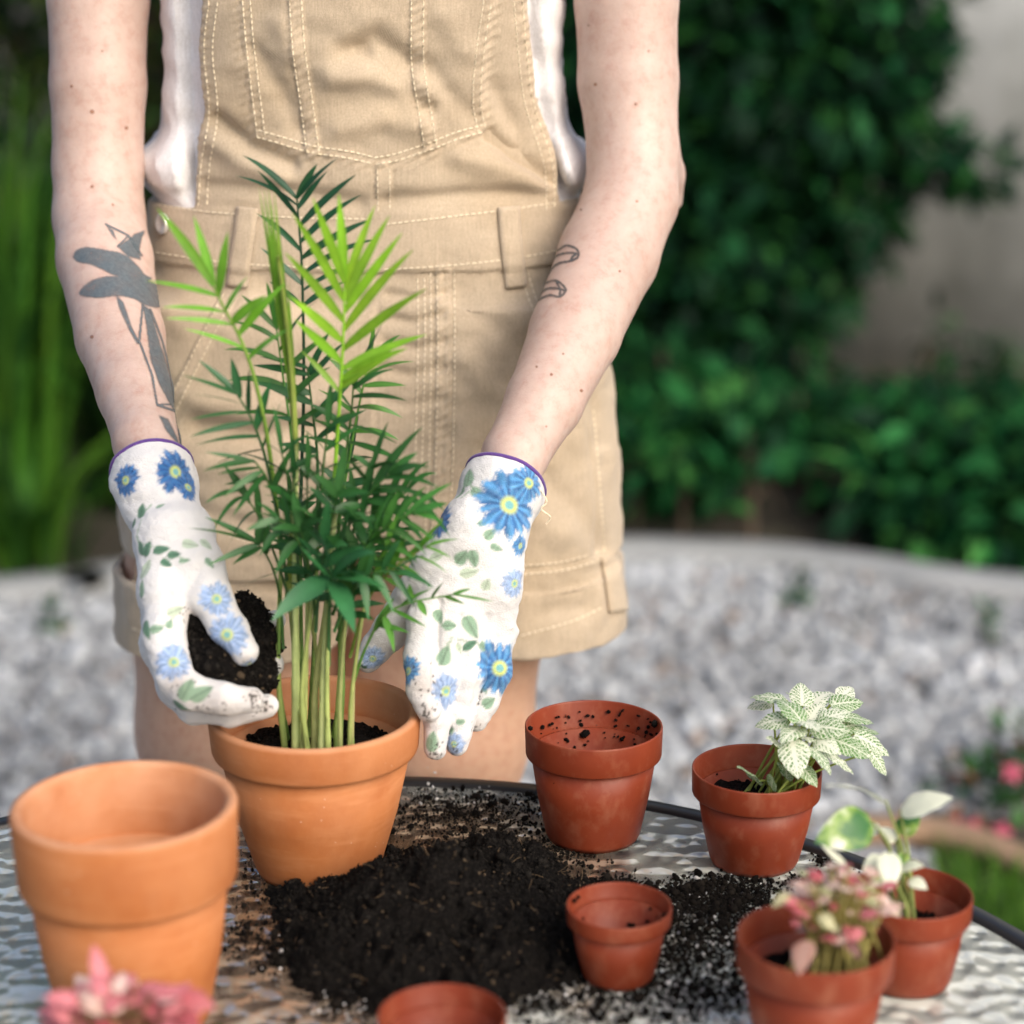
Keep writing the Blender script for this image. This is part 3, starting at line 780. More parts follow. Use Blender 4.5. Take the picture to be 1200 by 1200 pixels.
pot('plastic_pot', 'brown plastic pot cut off by the bottom edge below the soil heap', 'pot', (P(518, 1192, 1.085)[0], 1.085), 0.0385, 0.027, 0.058, 0.014, 0.003, 0.0019, MS['plastic'], PLAS, seed=8, residue=12)
PK2_C = np.array([P(150, 1170, 1.035)[0], 1.035])
pot('plastic_pot', 'brown plastic pot under the pink plant at the bottom left', 'pot', PK2_C, 0.0385, 0.027, 0.062, 0.015, 0.003, 0.0019, MS['plastic'], PLAS, seed=9)
soil_top('potting_soil', 'dark potting soil inside the palm\'s terracotta pot', PALM_C, 0.0615, TZ + 0.092, 0.010, 1, 1400)
soil_top('potting_soil', 'dark potting soil in the white-veined plant\'s pot', FIT_C, 0.0405, TZ + 0.048, 0.004, 2, 500)
soil_top('potting_soil', 'dark potting soil in the pale long-stalked plant\'s pot', SYN_C, 0.0335, TZ + 0.036, 0.003, 3, 400)
soil_top('potting_soil', 'dark potting soil in the pink-leaved plant\'s pot', PNK_C, 0.041, TZ + 0.05, 0.004, 4, 500)
soil_top('potting_soil', 'dark potting soil under the pink plant at bottom left', PK2_C, 0.0325, TZ + 0.045, 0.004, 5, 200)

# ================================================================== SOIL ON THE TABLE
def soil_heap():
    rng = np.random.default_rng(21)
    c = np.array([T(522, 1085)[0], 1.31]); n = 300; ext = 0.165
    g = np.linspace(-ext, ext, n); X, Y = np.meshgrid(g, g)
    A = np.arctan2(Y, X); rr = np.sqrt((X / 0.120) ** 2 + (Y / 0.125) ** 2)
    rr = rr * (1 + 0.13 * fbm(np.stack([np.cos(A).ravel() * 2.2, np.sin(A).ravel() * 2.2, 0 * A.ravel()], 1), 3, 4).reshape(A.shape))
    q = np.stack([X.ravel(), Y.ravel(), 0 * X.ravel()], 1)
    n1 = fbm(q * 22 + 3, 3, 8).reshape(X.shape); n2 = fbm(q * 130 + 9, 3, 9).reshape(X.shape); n3 = fbm(q * 420, 2, 10).reshape(X.shape)
    core = np.clip(1 - rr, -0.4, 1)
    Z = 0.046 * np.sign(core) * np.abs(core) ** 0.80 * (1 + 0.45 * n1) + 0.0065 * n2 * np.clip(core * 5 + 0.5, 0, 1) + 0.0016 * n3 - 0.002
    Z += 0.014 * np.exp(-(((X - 0.045) / 0.045) ** 2 + ((Y - 0.075) / 0.035) ** 2)) * (core > 0)
    r2 = np.sqrt(((X - 0.105) / 0.062) ** 2 + ((Y - 0.03) / 0.05) ** 2) * (1 + 0.2 * n1)
    Z = np.maximum(Z, np.where(r2 < 1.1, 0.013 * (1 - r2) + 0.0032 * n2 + 0.0014 * n3, -1))
    V = np.stack([X.ravel() + c[0], Y.ravel() + c[1], Z.ravel() + TZ + 0.0005], 1)
    F = np.array([[j * n + i, j * n + i + 1, (j + 1) * n + i + 1, (j + 1) * n + i] for j in range(n - 1) for i in range(n - 1)])
    keep = (Z.ravel()[F] > 0).any(1)
    pd = np.hypot(V[:, 0] - PALM_C[0], V[:, 1] - PALM_C[1])
    keep &= (pd[F] > 0.05 + 0.2 * np.clip(V[:, 2][F] - TZ, 0, 1)).any(1)
    F = F[keep]; u, inv = np.unique(F, return_inverse=True); V2 = V[u]; F = inv.reshape(F.shape)
    V2[:, 2] = np.maximum(V2[:, 2], TZ + 0.0004)
    top = V2[V2[:, 2] > TZ + 0.002]
    k = rng.integers(0, len(top), 12000); p = top[k] + rng.normal(0, 0.0006, (12000, 3)); s = rng.uniform(0.0003, 0.0013, 12000) * (1 + 1.6 * (rng.random(12000) > 0.965))
    v2, f2 = scatter(*ICO1, p, rotmats(12000, rng), s[:, None] * rng.uniform(0.5, 1.4, (12000, 3)))
    fib = []
    for i in range(160):
        a = top[rng.integers(len(top))]; d = rng.normal(size=3); d[2] = abs(d[2]) * 0.4; d /= np.linalg.norm(d); L = rng.uniform(0.004, 0.012)
        fib.append(tube(np.array([a, a + d * L * 0.5 + rng.normal(0, 0.0006, 3), a + d * L]), 0.00018, 4, cap=False))
    fv, ff = merge(fib)
    heap = tag(link('soil_heap', npmesh('soil_heap', V2, F), MS['soil'], smooth=False), 'heap of black potting soil in the middle of the table', 'soil', kind='stuff')
    me = npmesh('crumbs', v2, f2); cc = rng.uniform(0.003, 0.014, 12000)[:, None] * np.array([1.1, 0.98, 0.85]); br = rng.random(12000) > 0.94
    cc[br] = rng.uniform(0.02, 0.07, br.sum())[:, None] * np.array([1.3, 0.95, 0.62])
    setcol(me, cc.repeat(len(ICO1[0]), 0)); link('crumbs', me, MS['crumb'], heap, smooth=False, kind='stuff')
    me = npmesh('fibres', fv, ff); setcol(me, np.repeat([[0.16, 0.11, 0.065]], len(fv), 0)); link('fibres', me, MS['crumb'], heap, kind='stuff')
soil_heap()

def crumbs():
    rng = np.random.default_rng(33)
    def ell(cx, cy, rx, ry, n):              # pixel ellipse on the table
        a = rng.uniform(0, 2 * np.pi, n); d = np.sqrt(rng.random(n)) * (1 + 0.25 * rng.normal(size=n))
        return np.stack([cx + rx * d * np.cos(a), cy + ry * d * np.sin(a)], 1)
    dark = np.vstack([ell(510, 1090, 205, 100, 1300), ell(520, 1085, 190, 98, 1500), ell(350, 1110, 45, 38, 420), ell(560, 965, 100, 26, 500), ell(300, 1105, 40, 35, 160), ell(345, 1120, 25, 20, 200), ell(285, 1092, 10, 6, 40), ell(305, 1138, 8, 5, 30), ell(640, 1000, 40, 18, 260), ell(720, 1035, 30, 10, 220), ell(550, 945, 90, 26, 900), ell(780, 1090, 110, 45, 2600), ell(840, 1050, 70, 22, 2600),
                      ell(690, 1165, 130, 40, 1500), ell(810, 1150, 90, 45, 1800), ell(850, 1085, 60, 30, 700), ell(965, 1005, 14, 10, 120), ell(940, 1035, 25, 10, 150), ell(420, 1170, 60, 28, 500), ell(310, 1030, 60, 60, 120), ell(650, 1010, 60, 25, 300), ell(620, 930, 18, 8, 120), ell(1000, 1050, 60, 40, 300)])
    P3 = np.array([T(x, y, TZ) for x, y in dark])
    ok = (np.hypot(P3[:, 0] - TC[0], P3[:, 1] - TC[1]) < TR - 0.012)
    P3 = P3[ok]; n = len(P3)
    s = rng.uniform(0.0003, 0.0013, n) * (1 + 1.5 * (rng.random(n) > 0.95)); P3[:, 2] = TZ + s * 0.55 + 0.0003
    V, F = scatter(*ICO1, P3, rotmats(n, rng), s[:, None] * rng.uniform(0.6, 1.4, (n, 3)))
    b = rng.uniform(0.002, 0.012, n)[:, None] * np.array([1.15, 0.95, 0.75])
    me = npmesh('soil_crumbs', V, F); setcol(me, b.repeat(len(ICO1[0]), 0))
    tag(link('soil_crumbs', me, MS['crumb'], smooth=False), 'loose dark soil crumbs strewn over the glass table', 'soil', kind='stuff')
    w = np.vstack([ell(700, 1170, 90, 28, 200), ell(810, 1130, 70, 50, 150), ell(830, 1050, 90, 25, 60), ell(520, 935, 110, 22, 40), ell(420, 1175, 50, 22, 50), ell(600, 1178, 50, 18, 60), ell(360, 1130, 40, 40, 20), ell(820, 1180, 60, 22, 110)])
    P3 = np.array([T(x, y, TZ) for x, y in w]); n = len(P3)
    s = rng.uniform(0.0003, 0.0010, n) * (1 + 0.9 * (rng.random(n) > 0.88)); P3[:, 2] = TZ + s * 0.8 + 0.0005
    V, F = scatter(*ICO2, P3, rotmats(n, rng), s[:, None] * rng.uniform(0.6, 1.3, (n, 3)))
    me = npmesh('perlite', V, F); setcol(me, np.repeat(rng.uniform(0.3, 0.72, n)[:, None] * np.array([1, 0.98, 0.95]), len(ICO2[0]), 0))
    tag(link('perlite_grains', me, MS['crumb'], smooth=False), 'white perlite grains scattered among the crumbs beside the soil heap', 'perlite', kind='stuff')
crumbs()

# ================================================================== PERSON
BX = -0.127                                   # middle of the body
ZK = np.array([0.60, 0.70, 0.80, 0.90, 1.00, 1.06, 1.12, 1.18, 1.24, 1.32, 1.40])
AK = np.array([0.205, 0.210, 0.211, 0.206, 0.191, 0.182, 0.167, 0.162, 0.163, 0.165, 0.10])
BK = np.array([0.120, 0.122, 0.124, 0.122, 0.112, 0.107, 0.104, 0.110, 0.116, 0.105, 0.06])
CK = np.array([1.815, 1.815, 1.812, 1.808, 1.804, 1.802, 1.800, 1.797, 1.794, 1.80, 1.81])
def torso_d(X, Y, Z, off=0.0, pw=2.35):
    a = np.interp(Z, ZK, AK) + off; b = np.interp(Z, ZK, BK) + off; cy = np.interp(Z, ZK, CK)
    u, v = np.abs(X - BX) / a, np.abs(Y - cy) / b
    q = (u ** pw + v ** pw) ** (1 / pw)
    L = np.sqrt((X - BX) ** 2 + (Y - cy) ** 2) + 1e-6
    return L * (1 - 1 / np.maximum(q, 1e-3))

person = empty('person', (BX, 1.81, 0), label='person in tan dungaree shorts and floral gloves potting a palm', cat='person')

def rpx(w, p): return w / 2 * px_m(p)
def arm(pts):                                  # [(px,py,Y,width_px)]
    return [(P(a, b, y), rpx(w, P(a, b, y))) for a, b, y, w in pts]
# image-left arm (the person's right) and image-right arm (the person's left)
ARM_R = [((BX - 0.175, 1.80, 1.375), 0.050), (np.array([-0.335, 1.785, 1.30]), 0.046)] + arm([(115, 0, 1.765, 116), (115, 100, 1.75, 110), (115, 195, 1.735, 104), (116, 255, 1.715, 105), (123, 305, 1.68, 110), (141, 395, 1.61, 102), (158, 460, 1.545, 88), (172, 520, 1.49, 78), (182, 562, 1.462, 66)])
ARM_L = [((BX + 0.175, 1.80, 1.375), 0.050), (np.array([0.092, 1.785, 1.30]), 0.046)] + arm([(734, 0, 1.765, 120), (736, 95, 1.752, 116), (742, 180, 1.735, 106), (739, 235, 1.715, 110), (713, 300, 1.68, 116), (674, 390, 1.61, 106), (638, 470, 1.55, 90), (603, 535, 1.505, 76), (592, 575, 1.485, 62)])
LEG_L = [((BX - 0.095, 1.82, 0.86), 0.098), ((-0.258, 1.818, 0.70), 0.097), ((-0.262, 1.815, 0.55), 0.090), ((-0.228, 1.82, 0.46), 0.062), ((-0.226, 1.84, 0.32), 0.056), ((-0.222, 1.85, 0.12), 0.040), ((-0.22, 1.85, 0.05), 0.038)]
LEG_R = [((BX + 0.090, 1.82, 0.86), 0.098), ((-0.060, 1.818, 0.70), 0.097), ((-0.072, 1.815, 0.55), 0.088), ((-0.062, 1.82, 0.46), 0.062), ((-0.064, 1.84, 0.32), 0.056), ((-0.066, 1.85, 0.12), 0.040), ((-0.066, 1.85, 0.05), 0.038)]

def build_body():
    v = Vol((-0.43, 1.40, -0.005), (0.23, 2.0, 1.70), 0.004)
    v.fn((-0.40, 1.60, 0.74), (0.16, 2.0, 1.42), lambda X, Y, Z: np.maximum(np.maximum(torso_d(X, Y, Z, -0.016), Z - 1.385), 0.78 - Z), 0.0)
    for A in (ARM_R, ARM_L):
        v.chain(A[:7], 0.006); v.chain(A[6:9], 0.006)
        v.chain(A[8:], 0.006, sq=((0.2, 1, 0.4), 0.86))
    el = P(783, 208, 1.76); v.cone(el, el + [0.002, 0.01, -0.02], 0.013, 0.012, 0.03)      # elbow points
    el = P(80, 240, 1.75); v.cone(el, el + [0, 0.012, -0.02], 0.012, 0.011, 0.02)
    for A in (LEG_L, LEG_R): v.chain(A, 0.02)
    for s, x in ((-1, -0.22), (1, -0.066)): v.cone((x, 1.88, 0.035), (x + s * 0.02, 1.66, 0.022), 0.035, 0.024, 0.03)
    v.cone((BX - 0.13, 1.80, 1.37), (BX + 0.13, 1.80, 1.37), 0.058, 0.058, 0.04)
    v.cone((BX, 1.80, 1.38), (BX, 1.78, 1.47), 0.055, 0.05, 0.03)                         # neck
    v.cone((BX, 1.79, 1.585), (BX, 1.76, 1.585), 0.078, 0.074, 0.02); v.cone((BX, 1.745, 1.53), (BX, 1.735, 1.495), 0.058, 0.035, 0.03)
    v.cone((BX, 1.69, 1.565), (BX, 1.672, 1.54), 0.006, 0.011, 0.012)                     # nose
    v.cone((BX - 0.012, 1.685, 1.512), (BX + 0.012, 1.685, 1.512), 0.007, 0.007, 0.006)   # mouth
    for s in (-1, 1): v.cone((BX + s * 0.077, 1.79, 1.58), (BX + s * 0.078, 1.79, 1.545), 0.013, 0.008, 0.006, sq=((1, 0, 0), 0.5))
    return v.mesh()
bV, bF = build_body()
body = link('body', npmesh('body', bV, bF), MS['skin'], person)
body_bvh = bvh_of(bV, bF)
for s in (-1, 1):
    V, F = ICO2; link('eye', npmesh('eye', V * 0.012 + np.array([BX + s * 0.031, 1.700, 1.578]), F), MS['white'], body)
vh = Vol((BX - 0.13, 1.64, 1.36), (BX + 0.13, 1.93, 1.70), 0.006)
vh.cone((BX, 1.81, 1.60), (BX, 1.785, 1.605), 0.088, 0.083, 0.02); vh.cone((BX, 1.86, 1.56), (BX, 1.88, 1.44), 0.055, 0.04, 0.03)
vh.cone((BX, 1.70, 1.50), (BX, 1.66, 1.575), 0.06, 0.052, 0, mode='cut')
V, F = vh.mesh(); link('hair', npmesh('hair', V, F), MS['hair'], person)

# ---- marks on the skin: tattoos, moles (thin flat shapes lying on the surface)
def in_poly(x, y, poly):
    c = np.zeros(x.shape, bool); n = len(poly)
    for i in range(n):
        (x1, y1), (x2, y2) = poly[i], poly[(i + 1) % n]
        m = (y1 > y) != (y2 > y)
        c ^= m & (x < (x2 - x1) * (y - y1) / (y2 - y1 + 1e-9) + x1)
    return c
def decal(bvh, mask, x0, y0, x1, y1, step, off=0.00035, soft=3):
    xs = np.arange(x0, x1 + step, step); ys = np.arange(y0, y1 + step, step)
    X, Y = np.meshgrid(xs, ys); m = mask(X + step / 2, Y + step / 2)
    need = np.zeros(X.shape, bool)
    jj, ii = np.nonzero(m[:-1, :-1])
    for a in (0, 1):
        for b in (0, 1): need[jj + a, ii + b] = True
    fm = mask(X, Y).astype(float)
    for _ in range(soft):
        q = np.pad(fm, 1); fm = (q[:-2, 1:-1] + q[2:, 1:-1] + q[1:-1, :-2] + q[1:-1, 2:] + 2 * q[1:-1, 1:-1]) / 6
    need = fm > 0.02; m = need[:-1, :-1] & need[1:, :-1] & need[:-1, 1:] & need[1:, 1:]; jj, ii = np.nonzero(m)
    idx = np.full(X.shape, -1); V = []; A = []
    for j, i in zip(*np.nonzero(need)):
        p, nn = hit(bvh, X[j, i], Y[j, i])
        if p is None: continue
        idx[j, i] = len(V); V.append(p + nn * off); A.append(fm[j, i])
    F = np.stack([idx[jj, ii], idx[jj + 1, ii], idx[jj + 1, ii + 1], idx[jj, ii + 1]], 1)
    return np.array(V), F[(F >= 0).all(1)], np.array(A)
def soft_mesh(name, V, F, A):
    me = npmesh(name, V, F); at = me.attributes.new('soft', 'FLOAT', 'POINT'); at.data.foreach_set('value', A.astype(np.float32)); return me
def polymask(polys):
    def f(X, Y):
        m = np.zeros(X.shape, bool)
        for p in polys: m |= in_poly(X, Y, p)
        return m
    return f
def linemask(lines, w):
    def f(X, Y):
        m = np.zeros(X.shape, bool)
        for L in lines:
            for (ax, ay), (bx, by) in zip(L[:-1], L[1:]):
                dx, dy = bx - ax, by - ay; t = np.clip(((X - ax) * dx + (Y - ay) * dy) / (dx * dx + dy * dy + 1e-9), 0, 1)
                m |= (X - ax - t * dx) ** 2 + (Y - ay - t * dy) ** 2 < (w / 2) ** 2
        return m
    return f
def sm(pts, n=6): return [tuple(q) for q in catmull([(*p, 0) for p in pts], n)[:, :2]]
tat = [sm([(86, 300), (90, 293), (102, 290), (122, 293), (142, 297), (158, 308), (170, 322), (178, 326), (172, 329), (150, 327), (132, 322), (120, 316), (106, 310), (92, 307), (86, 302)]),
       sm([(93, 343), (99, 335), (110, 328), (128, 324), (150, 326), (170, 328), (184, 334), (188, 345), (187, 360), (170, 358), (158, 351), (140, 347), (120, 349), (102, 348), (94, 346)]),
       [(124, 263), (133, 271), (137, 283), (129, 272)], [(138, 289), (157, 276), (163, 296), (165, 305), (150, 301)], [(156, 275), (170, 270), (166, 279), (163, 295)],
       [(136, 346), (145, 355), (155, 385), (164, 402), (161, 404), (150, 384), (140, 362)], [(167, 357), (176, 363), (184, 392), (196, 430), (206, 470), (207, 487), (199, 474), (187, 452), (176, 420), (171, 380)],
       [(186, 487), (197, 491), (207, 512), (212, 527), (204, 516), (194, 504)]]
link('tattoo', soft_mesh('tattoo', *decal(body_bvh, polymask(tat), 80, 256, 218, 532, 0.9)), MS['ink'], body, label='faded grey-blue tattoo on the forearm beside the palm')
fine = [[(124, 263), (150, 276), (166, 300)], [(164, 402), (178, 440), (184, 475), (205, 482)], [(176, 363), (190, 400), (200, 440), (212, 525)], [(184, 475), (199, 474)], [(138, 289), (150, 277)], [(167, 357), (163, 402)]]
link('tattoo', soft_mesh('tattoo', *decal(body_bvh, linemask(fine, 2.4), 100, 256, 218, 532, 0.75, 0.0005, 2)), MS['ink'], body, label='fine line work of the forearm tattoo')
tl = [sm([(637, 318), (645, 300), (655, 293), (664, 288), (674, 291), (678, 296), (677, 302), (669, 306), (658, 308), (650, 312), (642, 322), (636, 335)]), sm([(641, 316), (650, 302), (662, 297), (677, 297)], 5), [(669, 306), (671, 301), (677, 297)],
      sm([(628, 346), (634, 336), (642, 331), (652, 329), (660, 335), (663, 341), (656, 348), (645, 346), (636, 349), (630, 353)]), sm([(632, 346), (640, 339), (652, 338), (663, 341)], 5), [(656, 348), (657, 340), (652, 330)]]
link('tattoo', soft_mesh('tattoo', *decal(body_bvh, linemask(tl, 2.7), 620, 282, 686, 360, 0.75, soft=2)), MS['fineink'], body, label='small dark outline tattoo on the other forearm')
mol = [(84, 101, 1.6), (108, 131, 2.4), (148, 150, 2.0), (108, 219, 1.8), (132, 240, 1.5), (698, 99, 2.0), (745, 122, 1.6), (726, 318, 1.4), (746, 236, 1.5), (681, 246, 1.4), (108, 395, 2.0), (690, 30, 1.3), (741, 430, 1.6), (681, 458, 1.8), (646, 439, 1.6), (629, 430, 1.4), (640, 500, 1.3), (660, 415, 1.2), (120, 60, 1.2), (760, 60, 1.2)]
prt = [decal(body_bvh, (lambda X, Y, a=a, b=b, r=r: (X - a) ** 2 + (Y - b) ** 2 < r * r), a - 5, b - 5, a + 5, b + 5, 0.7) for a, b, r in mol]
V, F = merge([q[:2] for q in prt if len(q[1])]); link('moles', soft_mesh('moles', V, F[0], np.concatenate([q[2] for q in prt if len(q[1])])), MS['mole'], body, kind='stuff')

# ---- t-shirt
def build_tee():
    v = Vol((-0.40, 1.62, 1.02), (0.16, 1.97, 1.43), 0.0028)
    def f(X, Y, Z):
        sd = np.clip((np.where(X < BX, BX - X - 0.139, X - BX - np.interp(Z, [1.06, 1.12, 1.2], [0.168, 0.153, 0.140]))) / 0.012, 0, 1) + np.clip((Y - 1.80) / 0.03, 0, 1); sd = np.clip(sd, 0, 1)
        bl = sd * (0.013 + 0.016 * np.exp(-((Z - 1.085) / 0.022) ** 2)) - 0.006
        bl = bl * np.clip((Z - 1.052) / 0.02, 0, 1)
        return np.maximum(np.maximum(torso_d(X, Y, Z, 0.0) - bl, Z - 1.40), 1.035 - Z)
    v.fn((-0.38, 1.62, 1.02), (0.14, 1.97, 1.43), f, 0.0)
    for A in (ARM_R, ARM_L): v.cone(A[0][0], np.array(A[1][0]) + [0, 0, -0.005], 0.068, 0.062, 0.03)
    v.cone((BX, 1.79, 1.36), (BX, 1.77, 1.47), 0.066, 0.075, 0, mode='cut')
    V, F = v.mesh(); N = normals(V, F)
    q = V * np.array([14, 14, 9.0]); fold = fbm(q + fbm(q * 0.6, 2, 2)[:, None] * 0.7, 3, 6)
    dg = np.sin((V[:, 2] * 150 + V[:, 0] * 60 + fbm(V * 12, 2, 3) * 4.5)) * 0.0022 * np.exp(-((V[:, 2] - 1.12) / 0.07) ** 2)
    qa = V @ np.array([[0.8, 0.0, 0.6], [0.0, 1.0, 0.0], [-0.6, 0.0, 0.8]]); rd = 1 - np.abs(fbm(qa * np.array([13, 13, 30.0]) + 0.5 * fbm(V * 20, 2, 8)[:, None], 2, 7)); rd2 = 1 - np.abs(fbm(qa[:, [2, 1, 0]] * np.array([16, 12, 40.0]), 2, 11))
    dg = dg + 0.0022 * np.clip(rd, 0, 1) ** 4 + 0.0012 * np.clip(rd2, 0, 1) ** 5
    k = np.clip((np.abs(V[:, 0] - BX) - 0.12) / 0.025, 0.1, 1)
    return V + N * ((fold * 0.0022 + 0.7 * dg) * k)[:, None], F
V, F = build_tee()
link('t_shirt', npmesh('t_shirt', V, F), MS['white'], person)

# ---- dungaree shorts
def seg_dist(q, L):                        # pixel distance of q to a polyline
    d = np.full(len(q), 1e9)
    for a, b in zip(L[:-1], L[1:]):
        a, b = np.array(a, float), np.array(b, float); ba = b - a
        t = np.clip(((q - a) @ ba) / (ba @ ba + 1e-9), 0, 1)
        d = np.minimum(d, np.linalg.norm(q - a - t[:, None] * ba, axis=1))
    return d
BIB_L = [(241, -120), (240, 0), (234, 60), (240, 130), (231, 190), (227, 245)]
BIB_R = [(612, -120), (617, 0), (622, 60), (630, 120), (652, 190), (655, 245)]
POCKET = [(281, -60), (281, 0), (285, 50), (291, 100), (299, 163), (330, 172), (365, 182), (405, 188), (440, 196), (470, 190), (505, 178), (540, 165), (573, 156), (566, 118), (570, 60), (579, 0), (582, -60)]
BAND_L = [(346, -60), (346, 0), (350, 60), (359, 120), (367, 181)]
BAND_R = [(489, -60), (489, 0), (489, 70), (496, 120), (505, 176)]
CENTRE = [(449, 197), (450, 250)]
FLY = [(519, 318), (520, 400), (519, 480), (517, 560), (512, 640)]
SIDE = [(441, 330), (441, 450), (440, 560), (438, 640)]
HIP_L = [(268, 345), (240, 400), (205, 470), (196, 490)]
HIP_R = [(612, 312), (622, 345), (634, 375)]
OUTSEAM = [(690, 480), (697, 560), (703, 650)]
HEMLEG_R = [(612, 668), (660, 663), (715, 648)]
def build_dungarees():
    v = Vol((-0.375, 1.64, 0.63), (0.135, 1.975, 1.32), 0.0024)
    def hips(X, Y, Z): return np.maximum(np.maximum(torso_d(X, Y, Z, 0.004), Z - 1.0525), 0.765 - 0.6 * np.abs(X - BX) - Z)
    v.fn((-0.36, 1.65, 0.74), (0.13, 1.97, 1.07), hips, 0.0)
    def leg(x0, x1, a0, a1, b0, b1, zt, zb, y0=1.815):
        def f(X, Y, Z):
            t = np.clip((zt - Z) / (zt - zb), 0, 1)
            cx = x0 + (x1 - x0) * t; a = a0 + (a1 - a0) * t; b = b0 + (b1 - b0) * t
            u, w = np.abs(X - cx) / a, np.abs(Y - y0) / b
            q = (u ** 2.3 + w ** 2.3) ** (1 / 2.3)
            return np.maximum(np.maximum(np.sqrt((X - cx) ** 2 + (Y - y0) ** 2) * (1 - 1 / np.maximum(q, 1e-3)), Z - zt), zb - Z)
        return f
    LO, HI = (-0.37, 1.65, 0.63), (0.13, 1.97, 1.02)
    v.fn(LO, HI, leg(-0.236, -0.256, 0.102, 0.106, 0.126, 0.124, 0.97, 0.664), 0.03)
    v.fn(LO, HI, leg(-0.022, -0.008, 0.102, 0.108, 0.126, 0.126, 0.97, 0.668), 0.03)
    # turn-ups
    v.fn(LO, HI, lambda X, Y, Z: np.maximum(leg(-0.2555, -0.2575, 0.1095, 0.1115, 0.1275, 0.1285, 0.722, 0.658)(X, Y, Z), -0.1), 0.0)
    v.fn(LO, HI, lambda X, Y, Z: np.maximum(leg(-0.010, -0.007, 0.1115, 0.1135, 0.129, 0.131, 0.724, 0.664)(X, Y, Z), -0.1), 0.0)
    v.fn(LO, HI, leg(-0.2555, -0.2575, 0.1025, 0.1035, 0.120, 0.120, 0.745, 0.60), 0, 'cut')
    v.fn(LO, HI, leg(-0.012, -0.009, 0.1035, 0.105, 0.121, 0.122, 0.745, 0.60), 0, 'cut')
    # waistband and bib
    v.fn((-0.36, 1.64, 0.99), (0.13, 1.97, 1.07), lambda X, Y, Z: np.maximum(np.maximum(torso_d(X, Y, Z, 0.0075), Z - 1.0545), 1.0045 - Z), 0.0)
    zz = np.linspace(1.0, 1.32, 40)
    def edge(L):
        r = []
        for z in zz:                        # where that outline meets the bib front at height z
            yf = np.interp(z, ZK, CK) - np.interp(z, ZK, BK) - 0.004
            p = np.array([0, yf, z]); py = proj(p[None])[0, 1]; px = np.interp(py, [q[1] for q in L], [q[0] for q in L])
            r.append(P(px, py, yf + 0.02)[0])
        return np.array(r)
    eL, eR = edge(BIB_L), edge(BIB_R)
    def bib(X, Y, Z):
        d = np.abs(torso_d(X, Y, Z, 0.0) - np.interp(Z, [1.045, 1.08], [0.0005, 0.0085])) - 0.0045
        d = np.maximum(d, Y - 1.80)
        d = np.maximum(d, np.maximum(np.interp(Z, zz, eL) - X, X - np.interp(Z, zz, eR)))
        return np.maximum(np.maximum(d, Z - 1.31), 1.04 - Z)
    v.fn((-0.36, 1.64, 1.02), (0.13, 1.85, 1.32), bib, 0.003)
    V, F = v.mesh(); N = normals(V, F)
    q = proj(V); face = np.clip((-(N * (V - CAM)).sum(1) / np.linalg.norm(V - CAM, axis=1)) * 4, 0, 1)
    D = np.zeros(len(V)); C = np.ones((len(V), 3))
    up = np.clip((245 - q[:, 1]) / 12, 0, 1) * face          # bib zone
    lo = np.clip((q[:, 1] - 300) / 12, 0, 1) * face           # below the waistband
    bs = lambda L, c, w, a, z: a * np.exp(-((seg_dist(q, L) - c) / w) ** 2) * z
    pk = in_poly(q[:, 0], q[:, 1], POCKET) & (up > 0)
    D += np.where(pk, 0.0011, 0) * up
    for L, z in ((BAND_L, up), (BAND_R, up), (CENTRE, up), (FLY, lo), (HIP_L, lo)):
        d = seg_dist(q, L); D += 0.0009 * np.clip((10 - d) / 2.5, 0, 1) * z
        D -= 0.0008 * np.exp(-((d - 10.5) / 2.2) ** 2) * z
    D -= bs(SIDE, 0, 2.2, 0.0014, lo) + bs([(x + 1, y) for x, y in FLY], 0, 2.0, 0.0012, lo)
    D -= bs(HEMLEG_R, 0, 2.4, 0.0012, lo) + bs(OUTSEAM, 0, 2.4, 0.0012, lo)
    # puckers along the felled seams
    for L, z in ((BIB_L, up), (BIB_R, up), (POCKET, up), (BAND_L, up), (BAND_R, up), (FLY, lo)):
        d = seg_dist(q, L); D += 0.0008 * np.sin(q[:, 1] * 0.55 + q[:, 0] * 0.30 + fbm(V * 60, 2, 4) * 1.5) * np.clip((13 - d) / 5, 0, 1) * z
